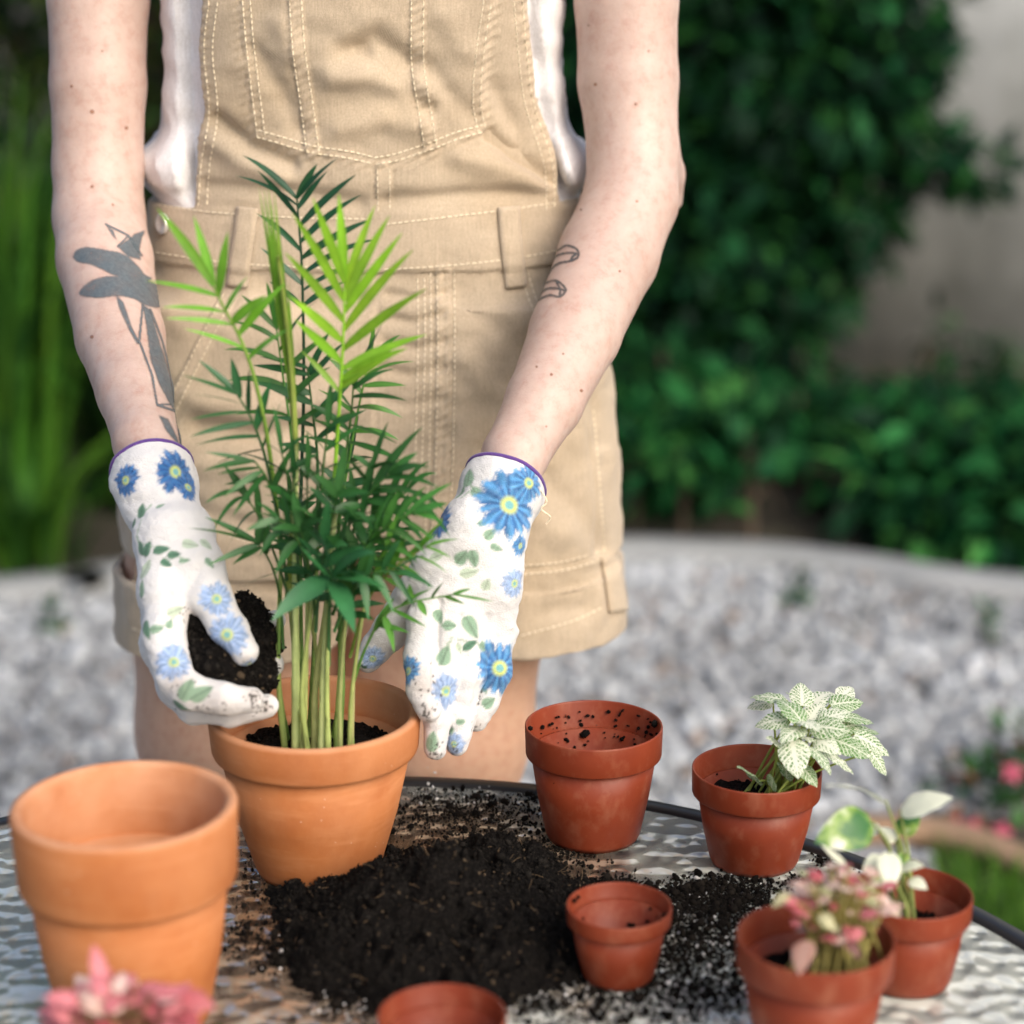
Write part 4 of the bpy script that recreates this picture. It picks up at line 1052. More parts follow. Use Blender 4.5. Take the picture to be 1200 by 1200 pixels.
    # folds: (polyline, width px, depth m) - positive pushes out
    folds = [([(405, 60), (440, 48), (480, 75)], 14, -0.006), ([(390, 92), (440, 85), (500, 110)], 16, 0.005), ([(420, 62), (470, 92), (500, 125)], 12, -0.005), ([(400, 150), (450, 140), (500, 152)], 16, 0.004),
             ([(255, 140), (290, 170), (340, 193)], 9, -0.0055), ([(250, 165), (290, 195), (330, 205)], 12, 0.0035), ([(575, 160), (610, 185), (648, 212)], 9, -0.0065), ([(540, 185), (590, 200), (640, 222)], 14, 0.004),
             ([(300, 60), (330, 110), (350, 150)], 12, -0.003), ([(580, 100), (600, 140), (615, 170)], 11, -0.0035), ([(240, 218), (330, 225), (420, 238)], 10, -0.003), ([(450, 236), (560, 228), (640, 228)], 9, -0.0035),
             ([(505, 80), (530, 115), (560, 140)], 12, -0.003), ([(330, 30), (345, 60)], 14, 0.003), ([(520, 20), (545, 60)], 16, 0.003),
             ([(455, 345), (490, 350), (520, 343)], 6, -0.0025), ([(450, 372), (485, 378), (515, 370)], 6, -0.0028), ([(452, 402), (490, 408), (518, 400)], 7, -0.003), ([(450, 432), (480, 440), (515, 430)], 7, -0.0026), ([(452, 470), (480, 476), (512, 468)], 8, -0.0024),
             ([(540, 350), (600, 400), (640, 420)], 18, -0.004), ([(545, 420), (590, 470), (600, 520)], 18, 0.004), ([(230, 500), (300, 512), (400, 500)], 14, -0.0065), ([(220, 470), (300, 480), (380, 470)], 14, 0.003), ([(230, 545), (300, 550), (380, 540)], 12, 0.003),
             ([(230, 600), (300, 620), (380, 640)], 14, -0.004), ([(640, 560), (680, 600), (705, 640)], 14, -0.003), ([(620, 600), (660, 625)], 14, 0.0025), ([(150, 590), (190, 640), (200, 690)], 12, -0.004), ([(310, 340), (360, 360), (420, 352)], 14, -0.0035), ([(690, 440), (700, 480), (706, 520)], 8, -0.003), ([(640, 720), (690, 712)], 10, -0.002)]
    for L, w, a in folds: D += 1.35 * a * np.exp(-(seg_dist(q, L) / w) ** 2) * face
    far = np.clip((1.0 - V[:, 2]) / 0.05, 0, 1)
    D += fbm(V * np.array([16, 16, 22]), 3, 14) * 0.0034 * (0.4 + 0.6 * far) + fbm(V * np.array([40, 40, 75]), 2, 15) * 0.0009
    cu = (V[:, 2] < 0.73) & (V[:, 2] > 0.66); D += np.where(cu, fbm(V * 55, 2, 19) * 0.0012, 0)
    # worn, paler cloth along the seams; deeper colour beside them
    for L, z in ((BIB_L, up), (BIB_R, up), (POCKET, up), (BAND_L, up), (BAND_R, up), (CENTRE, up), (FLY, lo), (HIP_L, lo), (SIDE, lo), (HEMLEG_R, lo)):
        d = seg_dist(q, L); w = np.clip((9 - d) / 5, 0, 1) * z * (0.10 + 0.16 * vnoise(V * 420, 3))
        C *= (1 + w)[:, None]
    C *= (1 + 0.05 * fbm(V * 18, 3, 22))[:, None] * np.array([1, 1, 1.0])
    tan = np.clip(fbm(V * np.array([9, 9, 14]), 3, 30) * 0.6, 0, 0.5)[:, None]
    C *= 1 - tan * np.array([0.10, 0.16, 0.26])
    return V + N * D[:, None], F, np.clip(C, 0, 1.5)
dV, dF, dC = build_dungarees()
me = npmesh('dungarees', dV, dF); setcol(me, dC)
dung = link('dungarees', me, MS['denim'], person)
dung_bvh = bvh_of(dV, dF)

def strip(bvh, L, w, off, th, step=4.0):    # a cloth strip lying on the garment, along a pixel polyline
    L = np.array(L, float); seg = np.linalg.norm(np.diff(L, axis=0), axis=1); s = np.r_[0, np.cumsum(seg)]
    n = max(2, int(s[-1] / step)); u = np.linspace(0, s[-1], n + 1)
    c = np.stack([np.interp(u, s, L[:, 0]), np.interp(u, s, L[:, 1])], 1)
    t = np.gradient(c, axis=0); t /= np.linalg.norm(t, axis=1, keepdims=True); nn = np.stack([-t[:, 1], t[:, 0]], 1)
    rows = []
    for k, (p, q) in enumerate(zip(c, nn)):
        r = []
        for a in (-0.5, -0.25, 0, 0.25, 0.5):
            h, no = hit(bvh, *(p + q * w * a))
            if h is None: break
            r.append((h, no))
        if len(r) == 5: rows.append(r)
    V, F = [], []
    for r in rows:
        no = sum(x[1] for x in r) / 5; no /= np.linalg.norm(no)
        for lay in (off, off + th):
            for j, (h, _) in enumerate(r): V.append(h + no * (lay - (0.0005 if j in (0, 4) and lay > off else 0)))
    for i in range(len(rows) - 1):
        a, b = i * 10, (i + 1) * 10
        for j in range(4):
            F += [[a + j, a + j + 1, b + j + 1, b + j], [a + 5 + j, b + 5 + j, b + 6 + j, a + 6 + j]]
        F += [[a, b, b + 5, a + 5], [a + 4, a + 9, b + 9, b + 4]]
    if len(rows) > 1:
        for a, fl in ((0, 1), ((len(rows) - 1) * 10, 0)):
            for j in range(4): F.append([a + j, a + 5 + j, a + 6 + j, a + 1 + j] if fl else [a + j, a + 1 + j, a + 6 + j, a + 5 + j])
    return np.array(V), np.array(F)
def solid_col(me, n, c=(1.05, 1.05, 1.05)): setcol(me, np.repeat([c], n, 0))
for L in ([(291, 243), (288, 270), (282, 305), (279, 336)], [(595, 243), (597, 275), (601, 310), (604, 337)]):
    V, F = strip(dung_bvh, L, 25, 0.0012, 0.0028); me = npmesh('belt_loop', V, F); solid_col(me, len(V)); link('belt_loop', me, MS['denim'], dung)
V, F = strip(dung_bvh, [(713, 652), (718, 680), (723, 716)], 22, 0.001, 0.0026); me = npmesh('cuff_tab', V, F); solid_col(me, len(V)); link('cuff_tab', me, MS['denim'], dung)
# button
p, nn = hit(dung_bvh, 193, 262)
bq = Vector(nn).to_track_quat('Z', 'Y').to_matrix()
V, F = lathe([(0.0001, 0.0035), (0.0055, 0.0038), (0.0066, 0.0046), (0.0078, 0.0046), (0.0088, 0.0034), (0.0086, 0.0012), (0.004, -0.001), (0.0001, -0.001)], 40)
link('button', npmesh('button', V @ np.array(bq).T + p, F), MS['metal'], dung, label='round silvery button on the waistband')

def offset_line(L, o):
    L = np.array(L, float); t = np.gradient(L, axis=0); t /= np.linalg.norm(t, axis=1, keepdims=True)
    return L + np.stack([-t[:, 1], t[:, 0]], 1) * o
def stitches(bvh, L, o=0.0, ln=5.2, gap=2.2, w=1.9):
    L = offset_line(L, o) if o else np.array(L, float)
    L = catmull(np.c_[L, np.zeros(len(L))], 6)[:, :2]
    s = np.r_[0, np.cumsum(np.linalg.norm(np.diff(L, axis=0), axis=1))]
    out = []; u = 1.0
    while u + ln < s[-1]:
        e = ln * random.uniform(0.85, 1.1)
        pts = []
        for k in (0, 0.5, 1):
            h, no = hit(bvh, np.interp(u + e * k, s, L[:, 0]), np.interp(u + e * k, s, L[:, 1]))
            if h is None or (no @ ray(600, 600)) > -0.1: break
            pts.append(h + no * (0.0005 if k == 0.5 else 0.0))
        if len(pts) == 3 and np.linalg.norm(pts[2] - pts[0]) < 0.008:
            out.append(tube(np.array(pts), [0.0005, 0.00075, 0.0005], 5))
        u += e + gap
    return out
prt = []
for L, offs in ((BIB_L, (-5, -15)), (BIB_R, (5, 15)), (POCKET[1:5], (-3, -12)), (POCKET[4:9], (-3, -11)), (POCKET[8:13], (-3, -11)), (POCKET[12:16], (-3, -12)), (BAND_L, (-7, 7)), (BAND_R, (-7, 7)), (CENTRE, (-7, 7)),
                (FLY, (-13, 15, 7)), ([(497, 325), (498, 400), (496, 480), (494, 560)], (0, 8)), (HIP_L, (-6, 6)), (HIP_R, (-4, 4)), (OUTSEAM, (-5,)), (HEMLEG_R, (-5, 5)),
                ([(176, 239), (240, 248), (320, 254), (430, 257)], (0,)), ([(452, 263), (520, 255), (600, 245), (686, 232)], (0,)), ([(182, 296), (250, 306), (310, 311), (430, 316)], (0,)), ([(450, 316), (530, 311), (600, 303), (680, 289)], (0,)),
                ([(283, 247), (280, 280), (272, 333)], (0,)), ([(299, 247), (296, 280), (288, 333)], (0,)), ([(587, 247), (590, 290), (596, 333)], (0,)), ([(603, 247), (605, 290), (612, 333)], (0,)),
                ([(240, 740), (180, 742), (150, 735)], (0,)), ([(610, 745), (670, 728), (705, 712)], (0,)), ([(270, 620), (310, 632), (340, 640)], (0, 8)), ([(180, 300), (186, 380), (200, 450)], (0,))):
    L2 = [p for p in L if p[1] > -20]
    for o in offs: prt += stitches(dung_bvh, L2, o)
V, F = merge(prt); link('stitching', npmesh('stitching', V, F), MS['stitch'], dung, kind='stuff', label='pale cream seam stitching on the dungarees')
# shoulder straps of the bib (run up out of the picture)
for x0, x1 in ((BX - 0.085, BX - 0.075), (BX + 0.085, BX + 0.075)):
    pts = catmull([(x0, 1.672, 1.295), (x0, 1.69, 1.36), (x1, 1.74, 1.435), (x1, 1.81, 1.445), (x1 * 0.6 + BX * 0.4, 1.90, 1.36), (BX, 1.925, 1.22)], 6)
    V = np.vstack([pts + np.array([dx, 0, 0]) + np.array([0, -0.002, 0.004]) * k for k in (0, 1) for dx in (-0.017, 0.017)]); n = len(pts)
    F = np.array([[a * n + j, b * n + j, b * n + j + 1, a * n + j + 1] for a, b in ((0, 1), (1, 3), (3, 2), (2, 0)) for j in range(n - 1)])
    me = npmesh('strap', V, F); solid_col(me, len(V)); link('strap', me, MS['denim'], dung, smooth=False)

# ================================================================== GLOVES
def glove_mesh(cuff, palm, fingers, h=0.0014, cut=None):
    allp = [p for ch in [cuff] + palm + fingers for p, r in ch]
    lo = np.min(allp, 0) - 0.04; hi = np.max(allp, 0) + 0.04
    v = Vol(lo, hi, h)
    v.chain(cuff, 0.010)
    for ch in palm: v.chain(ch, 0.0075)
    B = v.F.copy()
    for ch in fingers:                       # each finger is its own volume, joined to the palm but not to its neighbours
        s2 = Vol(lo, hi, h); s2.n = v.n; s2.F = np.full(v.n, 0.04, np.float32)
        s2.chain(ch, 0.004)
        k = 0.005; H = np.clip(0.5 + 0.5 * (B - s2.F) / k, 0, 1)
        d = B + (s2.F - B) * H - k * H * (1 - H)
        v.F = np.minimum(v.F, d)
    if cut is not None:                      # open end of the cuff
        p, nrm, inner = cut
        sl, (X, Y, Z) = v.sub(lo, hi)
        pl = (X - p[0]) * nrm[0] + (Y - p[1]) * nrm[1] + (Z - p[2]) * nrm[2]
        v.F = np.maximum(v.F, pl.astype(np.float32))
        v.chain(inner, 0, mode='cut')
    return v.mesh()
def G(px, py, Y, r): return (P(px, py, Y), r)

PB1, PB2, PB3 = np.array([0.035, 0.17, 0.42]), np.array([0.008, 0.055, 0.22]), np.array([0.30, 0.42, 0.66])
YEL = np.array([0.62, 0.68, 0.14])
def paint(V, N, bvh, flowers, leaves, vines, dirt, base=(0.69, 0.69, 0.695)):
    C = np.repeat([np.array(base)], len(V), 0)
    def frame(px, py):
        p, n = hit(bvh, px, py)
        if p is None: return None
        cd = ray(px, py); ex = np.array([1.0, 0, 0]); ex -= n * (ex @ n); ex /= np.linalg.norm(ex) + 1e-9
        return p, n, ex, np.cross(ex, n)
    def local(fr, rad):
        p, n, ex, ey = fr
        d = V - p; r = np.linalg.norm(d, axis=1)
        k = np.nonzero((r < rad) & ((N @ n) > -0.1))[0]
        a, b = d[k] @ ex, d[k] @ ey
        s = np.linalg.norm(d[k], axis=1) / (np.hypot(a, b) + 1e-9)      # unroll the surface
        return k, a * s, b * s
    for L in vines:
        for (a, b) in zip(L[:-1], L[1:]):
            for t in np.linspace(0, 1, 7)[:-1]:
                fr = frame(a[0] + (b[0] - a[0]) * t, a[1] + (b[1] - a[1]) * t)
                if fr is None: continue
                k = np.nonzero(np.linalg.norm(V - fr[0], axis=1) < 0.0011)[0]
                C[k] = C[k] * 0.35 + np.array([0.30, 0.42, 0.30]) * 0.65
    for (px, py, ln, wd, ang, tone) in leaves:
        fr = frame(px, py)
        if fr is None: continue
        ln, wd = ln * 1.3, wd * 1.25; m = px_m(fr[0]); k, a, b = local(fr, ln * m * 0.8)
        ca, sa = math.cos(ang), math.sin(ang)
        u, w = (a * ca - b * sa) / (ln * m / 2), (a * sa + b * ca) / (wd * m / 2)
        e = np.abs(w) - np.sqrt(np.clip(1 - u * u, 0, 1)) * np.clip(1.15 - 0.45 * u, 0, 2)
        f = np.clip(-e * 2.5 + 0.2, 0, 1) * (np.abs(u) < 1)
        vein = 1 - 0.35 * np.exp(-(w / 0.18) ** 2)
        g = np.array([0.085, 0.20, 0.13]) if tone == 0 else (np.array([0.24, 0.38, 0.27]) if tone == 1 else np.array([0.46, 0.56, 0.44]))
        C[k] = C[k] * (1 - f[:, None]) + (g * vein[:, None]) * f[:, None]
    for (px, py, r, ang, tone) in flowers:
        fr = frame(px, py)
        if fr is None: continue
        rad = 1.22 * r * px_m(fr[0]); k, a, b = local(fr, rad * 1.25)
        th = np.arctan2(b, a) + ang; rr = np.hypot(a, b) / rad
        npet = 13
        ph = (th * npet / (2 * np.pi)) % 1.0
        ed = 0.90 + 0.08 * np.cos(2 * np.pi * (ph - 0.5)) + 0.09 * vnoise(np.stack([a * 900, b * 900, 0 * a], 1), 5) + 0.12 * vnoise(np.stack([np.floor(th * npet / (2 * np.pi)), 0 * th + px, 0 * th], 1), 3)
        f = np.clip((ed - rr) * 5.5, 0, 1)
        st = 0.5 + 0.5 * np.cos(2 * np.pi * (ph - 0.5)); mixv = np.clip(0.25 + 0.55 * st + 0.3 * (rr - 0.5), 0, 1)[:, None]
        if tone == 0: col = PB2 * (1 - mixv) + PB1 * mixv
        else: col = np.array([0.17, 0.28, 0.52]) * (1 - mixv) + np.array([0.36, 0.47, 0.66]) * mixv
        if tone == 2: col = PB2 * (1 - mixv) + np.array([0.10, 0.33, 0.62]) * mixv
        col = col * (1 + 0.35 * vnoise(np.stack([th * 9, rr * 2.5, 0 * th + px], 1), 6))[:, None] + 0.06 * np.clip(vnoise(np.stack([a * 500, b * 500, 0 * a], 1), 8), 0, 1)[:, None]
        cc = np.clip((0.30 - rr) * 7, 0, 1)[:, None]; col = col * (1 - cc) + YEL * cc * (1 if tone != 1 else 0.9)
        c2 = np.clip((0.17 - rr) * 14, 0, 1)[:, None]; col = col * (1 - c2) + np.array([0.16, 0.40, 0.42]) * c2
        C[k] = C[k] * (1 - f[:, None]) + col * f[:, None]
    C *= (1 + 0.03 * fbm(V * 240, 2, 3))[:, None]
    for (px, py, r, n, seed) in dirt:
        rng = np.random.default_rng(seed)
        for i in range(n):
            p, nn = hit(bvh, px + rng.normal() * r, py + rng.normal() * r)
            if p is None: continue
            s = rng.uniform(0.0003, 0.0012); k = np.linalg.norm(V - p, axis=1) < s
            C[k] = C[k] * 0.25 + np.array([0.03, 0.024, 0.02]) * 0.75
        p, nn = hit(bvh, px, py)
        if p is not None:
            w = np.exp(-(np.linalg.norm(V - p, axis=1) / (r * 1.7 * px_m(p))) ** 2)[:, None] * 0.55
            C = C * (1 - w) + C * np.array([0.5, 0.42, 0.36]) * w
    return np.clip(C, 0, 1)

def wrinkle(V, F, seed, dirv, zones):
    N = normals(V, F)
    q = V * 95; D = fbm(q * np.array([0.5, 0.5, 1.0]), 3, seed) * 0.0010 + fbm(V * np.array([260, 260, 420]), 2, seed + 3) * 0.00025
    pr = proj(V)
    for L, w, a in zones: D += a * np.exp(-(seg_dist(pr, L) / w) ** 2)
    V = V + N * D[:, None]
    return V, normals(V, F)

def make_glove(label, cuff, palm, fingers, cut, flowers, leaves, vines, dirt, zones, trim, seed):
    V, F = glove_mesh(cuff, palm, fingers, cut=cut)
    V, N = wrinkle(V, F, seed, None, zones)
    bvh = bvh_of(V, F)
    C = paint(V, N, bvh, flowers, leaves, vines, dirt)
    me = npmesh('glove', V, F); setcol(me, C)
    o = link('glove', me, MS['glove'], person, label=label)
    # purple binding round the opening
    p, nrm, rad = trim
    nrm = np.array(nrm) / np.linalg.norm(nrm)
    near = np.abs((V - p) @ nrm) < 0.0022
    rim = V[near]; cen = rim.mean(0)
    ex = np.cross(nrm, [0, 1, 0.2]); ex /= np.linalg.norm(ex); ey = np.cross(nrm, ex)
    a = np.arctan2((rim - cen) @ ey, (rim - cen) @ ex); d = np.linalg.norm(rim - cen, axis=1)
    pts = []
    for k in range(48):
        t = -math.pi + 2 * math.pi * (k + 0.5) / 48
        s = np.abs((a - t + math.pi) % (2 * math.pi) - math.pi) < 0.12
        r_ = np.max(d[s]) if s.any() else np.median(d)
        pts.append(cen + (ex * math.cos(t) + ey * math.sin(t)) * r_ - nrm * 0.0005)
    pts = np.array(pts); pts = (pts + np.roll(pts, 1, 0) + np.roll(pts, -1, 0)) / 3
    n = len(pts); cs = np.array([(0.0009, -0.0014), (0.0011, 0), (0.0009, 0.0014), (-0.0020, 0.0014), (-0.0020, -0.0014)])
    V2 = np.vstack([[q + (q - cen) / np.linalg.norm(q - cen) * u + nrm * w for u, w in cs] for q in pts]); m = len(cs)
    F2 = np.array([[i * m + j, ((i + 1) % n) * m + j, ((i + 1) % n) * m + (j + 1) % m, i * m + (j + 1) % m] for i in range(n) for j in range(m)])
    link('cuff_binding', npmesh('cuff_binding', V2, F2), MS['purple'], o, label='purple binding at the glove opening')
    return o, bvh

# image-left hand: cupped palm up round a handful of soil, thumb on top
cuffR = [G(176, 535, 1.483, 0.0280), G(181, 566, 1.463, 0.0298), G(188, 592, 1.450, 0.0252), G(204, 632, 1.43, 0.027)]
mR = [(192, 745, 1.372), (190, 754, 1.395), (194, 754, 1.418), (201, 744, 1.438)]
palmR = [[G(204, 632, 1.43, 0.026), G(200, 692, 1.40, 0.0195), (P(*m), r)] for m, r in zip(mR, (0.0150, 0.0158, 0.0155, 0.0145))] + [[G(208, 628, 1.425, 0.024), G(230, 666, 1.405, 0.0185), G(244, 696, 1.392, 0.0150)]]
fingR = [[G(230, 666, 1.405, 0.0175), G(246, 699, 1.390, 0.0148), G(268, 736, 1.376, 0.0134), G(286, 763, 1.368, 0.0102)],
         [(P(*mR[0]), 0.0150), G(206, 795, 1.352, 0.0134), G(222, 811, 1.345, 0.0132), G(262, 819, 1.340, 0.0118), G(294, 820, 1.342, 0.0092)],
         [(P(*mR[1]), 0.0155), G(207, 806, 1.380, 0.0138), G(228, 826, 1.372, 0.0134), G(270, 833, 1.366, 0.0116), G(312, 829, 1.365, 0.0088)],
         [(P(*mR[2]), 0.0165), G(212, 806, 1.410, 0.0140), G(240, 822, 1.408, 0.0128), G(290, 812, 1.408, 0.0112), G(319, 778, 1.400, 0.0090)],
         [(P(*mR[3]), 0.0155), G(220, 790, 1.432, 0.0125), G(248, 800, 1.434, 0.0115), G(294, 780, 1.434, 0.0100), G(321, 728, 1.430, 0.0082)]]
aR = P(177, 550, 1.475); nR = P(174, 529, 1.487) - P(181, 560, 1.465); nR /= np.linalg.norm(nR)
flR = [(206, 553, 26, 0.3, 0), (147, 563, 18, 0.9, 0), (266, 744, 25, 0.2, 1), (254, 702, 20, 1.2, 1), (204, 776, 22, 0.5, 1), (221, 571, 17, 0.1, 0), (292, 778, 10, 0.4, 1)]
lfR = [(166, 599, 15, 9, 1.5, 0), (157, 613, 10, 6, 1.2, 0), (165, 642, 15, 8, 1.9, 0), (172, 643, 16, 9, 1.2, 0), (189, 644, 17, 8, 0.1, 0), (204, 650, 13, 7, 0.1, 0), (195, 660, 12, 7, -0.5, 0), (216, 657, 11, 5, 0.1, 1), (188, 593, 9, 5, 0.4, 1), (223, 638, 16, 9, -0.1, 2), (242, 638, 14, 8, -0.6, 2), (171, 667, 20, 11, 0.9, 2),
       (166, 690, 17, 8, 1.5, 1), (171, 738, 22, 9, -1.2, 0), (183, 737, 14, 8, 0.1, 1), (219, 808, 24, 14, 1.1, 1), (236, 812, 24, 13, 0.5, 1), (205, 716, 18, 9, 0.5, 2), (199, 731, 10, 7, 1.2, 1), (212, 829, 20, 8, -0.4, 0), (246, 660, 12, 6, -0.8, 1)]
vnR = [[(166, 606), (160, 628), (163, 636), (178, 640), (200, 646), (216, 657)], [(168, 602), (178, 590)], [(171, 738), (195, 733), (205, 722)]]
gloveR, gR_bvh = make_glove('floral white gardening glove cupping a handful of soil', cuffR, palmR, fingR, (aR, nR, [(cuffR[0][0] + nR * 0.02, 0.0262), (cuffR[1][0], 0.0268)]), flR, lfR, vnR,
           [(298, 815, 7, 26, 1), (312, 828, 6, 40, 2), (250, 836, 22, 20, 3), (316, 776, 6, 30, 4), (222, 720, 6, 14, 5), (290, 775, 5, 10, 6), (208, 800, 10, 8, 7)],
           [([(150, 588), (190, 590), (226, 585)], 6, -0.0012), ([(212, 700), (240, 660)], 7, -0.0012), ([(200, 700), (208, 720)], 6, -0.001), ([(215, 740), (205, 770), (206, 795)], 5, 0.001), ([(160, 640), (190, 632)], 4, -0.0005)], (aR, nR, 0.029), 41)

# image-right hand: back of the hand to the camera, fingers down the outside of the pot, thumb behind the palm stems
cuffL = [G(596, 548, 1.505, 0.0268), G(588, 575, 1.49, 0.0300), G(578, 600, 1.478, 0.0262), G(562, 640, 1.462, 0.0265)]
mL = [(500, 728, 1.436), (527, 742, 1.432), (555, 748, 1.440), (583, 742, 1.452)]
palmL = [[(G(568 + dx, 620, 1.468, 0.024)), G(0.5 * (m[0] + 566 + dx), 682, 1.452, 0.0185), (P(*m), r)] for m, r, dx in zip(mL, (0.0150, 0.0155, 0.0150, 0.0140), (-14, -4, 6, 14))] + [[G(552, 620, 1.462, 0.022), G(512, 668, 1.46, 0.018), G(490, 695, 1.462, 0.0160)]]
fingL = [[G(512, 668, 1.46, 0.0165), G(484, 702, 1.468, 0.0155), G(455, 742, 1.470, 0.0138), G(432, 772, 1.468, 0.0105)],
         [(P(*mL[0]), 0.0138), G(494, 770, 1.418, 0.0128), G(495, 806, 1.402, 0.0116), G(503, 832, 1.394, 0.0090)],
         [(P(*mL[1]), 0.0138), G(520, 790, 1.418, 0.0122), G(513, 838, 1.408, 0.0110), G(510, 878, 1.402, 0.0082)],
         [(P(*mL[2]), 0.0136), G(549, 792, 1.426, 0.0122), G(541, 838, 1.420, 0.0108), G(536, 872, 1.414, 0.0082)],
         [(P(*mL[3]), 0.0128), G(582, 785, 1.440, 0.0112), G(569, 820, 1.436, 0.0096), G(559, 845, 1.432, 0.0074)]]
aL = P(594, 562, 1.498); nL = P(597, 547, 1.506) - P(586, 577, 1.488); nL /= np.linalg.norm(nL)
flL = [(597, 592, 36, 0.2, 2), (516, 612, 20, 0.5, 0), (603, 684, 17, 0.9, 1), (586, 783, 31, 0.4, 2), (523, 810, 20, 0.1, 1), (478, 787, 17, 0.3, 2), (620, 566, 22, 0.3, 2), (532, 872, 13, 0.3, 1), (437, 772, 14, 0.2, 1), (610, 640, 12, 0.2, 2)]
lfL = [(549, 560, 18, 13, 1.4, 1), (541, 578, 16, 7, 0.6, 1), (559, 577, 14, 9, -0.5, 1), (566, 613, 10, 5, 0.1, 1), (574, 626, 13, 9, 0.7, 1), (582, 642, 13, 6, -0.3, 1), (541, 653, 17, 11, 0.9, 1), (555, 655, 17, 10, -1.3, 1), (550, 671, 18, 9, 0.2, 2), (514, 723, 14, 10, -1.1, 1), (527, 733, 13, 9, 0, 1), (552, 735, 24, 13, -1.1, 1), (521, 768, 19, 13, 1.2, 1), (550, 756, 16, 8, 0.4, 0), (566, 758, 13, 8, -0.7, 1),
       (573, 823, 14, 10, 0.6, 1), (567, 807, 11, 6, -0.9, 1), (440, 766, 14, 8, 0.8, 0), (428, 781, 10, 6, 0.3, 0), (506, 869, 20, 12, 1.4, 1), (538, 760, 10, 5, -1.2, 2), (512, 652, 15, 8, 0.3, 2), (570, 685, 12, 9, 1.2, 2), (540, 846, 9, 6, 0.2, 1), (529, 856, 9, 6, 0.9, 1)]
vnL = [[(541, 583), (555, 572), (549, 566)], [(521, 762), (530, 748), (550, 752), (570, 756)], [(514, 728), (520, 735), (527, 737)]]
gloveL, gL_bvh = make_glove('floral white gardening glove resting against the palm pot', cuffL, palmL, fingL, (aL, nL, [(cuffL[0][0] + nL * 0.02, 0.0242), (cuffL[1][0], 0.0250)]), flL, lfL, vnL,
           [(500, 836, 6, 36, 11), (494, 800, 14, 22, 12), (509, 886, 5, 26, 13), (530, 880, 7, 16, 14), (560, 850, 5, 8, 15)],
           [([(555, 600), (590, 610), (618, 606)], 6, -0.0010), ([(515, 705), (512, 745), (509, 800), (510, 835)], 3.5, -0.0024), ([(541, 722), (535, 780), (527, 840)], 3.5, -0.0024), ([(572, 722), (566, 780), (556, 830)], 3.5, -0.0024), ([(485, 712), (510, 708), (515, 700)], 4, -0.001), ([(600, 735), (609, 742)], 5, 0.0015), ([(520, 680), (590, 690)], 5, -0.0006)], (aL, nL, 0.026), 42)

pts = catmull([P(632, 572, 1.478), P(641, 588, 1.475), P(634, 596, 1.474), P(645, 606, 1.476), P(640, 614, 1.478)], 6)
V, F = tube(pts, 0.0006, 5); link('loose_thread', npmesh('loose_thread', V, F), MS['stitch'], gloveL)

# handful of soil held in the cupped hand
def handful():
    rng = np.random.default_rng(9)
    v = Vol((P(260, 765, 1.39) - 0.085), (P(260, 765, 1.39) + 0.085), 0.002)
    v.chain([G(234, 740, 1.392, 0.014), G(248, 776, 1.385, 0.022), G(268, 776, 1.395, 0.023), G(286, 742, 1.412, 0.017), G(287, 718, 1.415, 0.010)], 0.02)
    v.cone(P(240, 790, 1.375), P(300, 795, 1.385), 0.018, 0.016, 0.01)
    V, F = v.mesh(); N = normals(V, F)
    V = V + N * (fbm(V * 75, 3, 3) * 0.0055 + fbm(V * 300, 3, 4) * 0.0022)[:, None]
    k = rng.integers(0, len(V), 2600); p = V[k] + rng.normal(0, 0.0007, (2600, 3)); s = rng.uniform(0.0005, 0.0017, 2600) * (1 + 1.3 * (rng.random(2600) > 0.95))
    v2, f2 = scatter(*ICO1, p, rotmats(2600, rng), s[:, None] * rng.uniform(0.5, 1.4, (2600, 3)))
    o = tag(link('soil_handful', npmesh('soil_handful', V, F), MS['soil'], smooth=False), 'handful of black soil held in the cupped glove', 'soil', kind='stuff')
    me = npmesh('crumbs', v2, f2); cc = rng.uniform(0.003, 0.016, 2600)[:, None] * np.array([1.1, 0.98, 0.85]); br = rng.random(2600) > 0.93
    cc[br] = rng.uniform(0.02, 0.07, br.sum())[:, None] * np.array([1.3, 0.95, 0.62])
    setcol(me, cc.repeat(len(ICO1[0]), 0)); link('crumbs', me, MS['crumb'], o, smooth=False, kind='stuff')
handful()

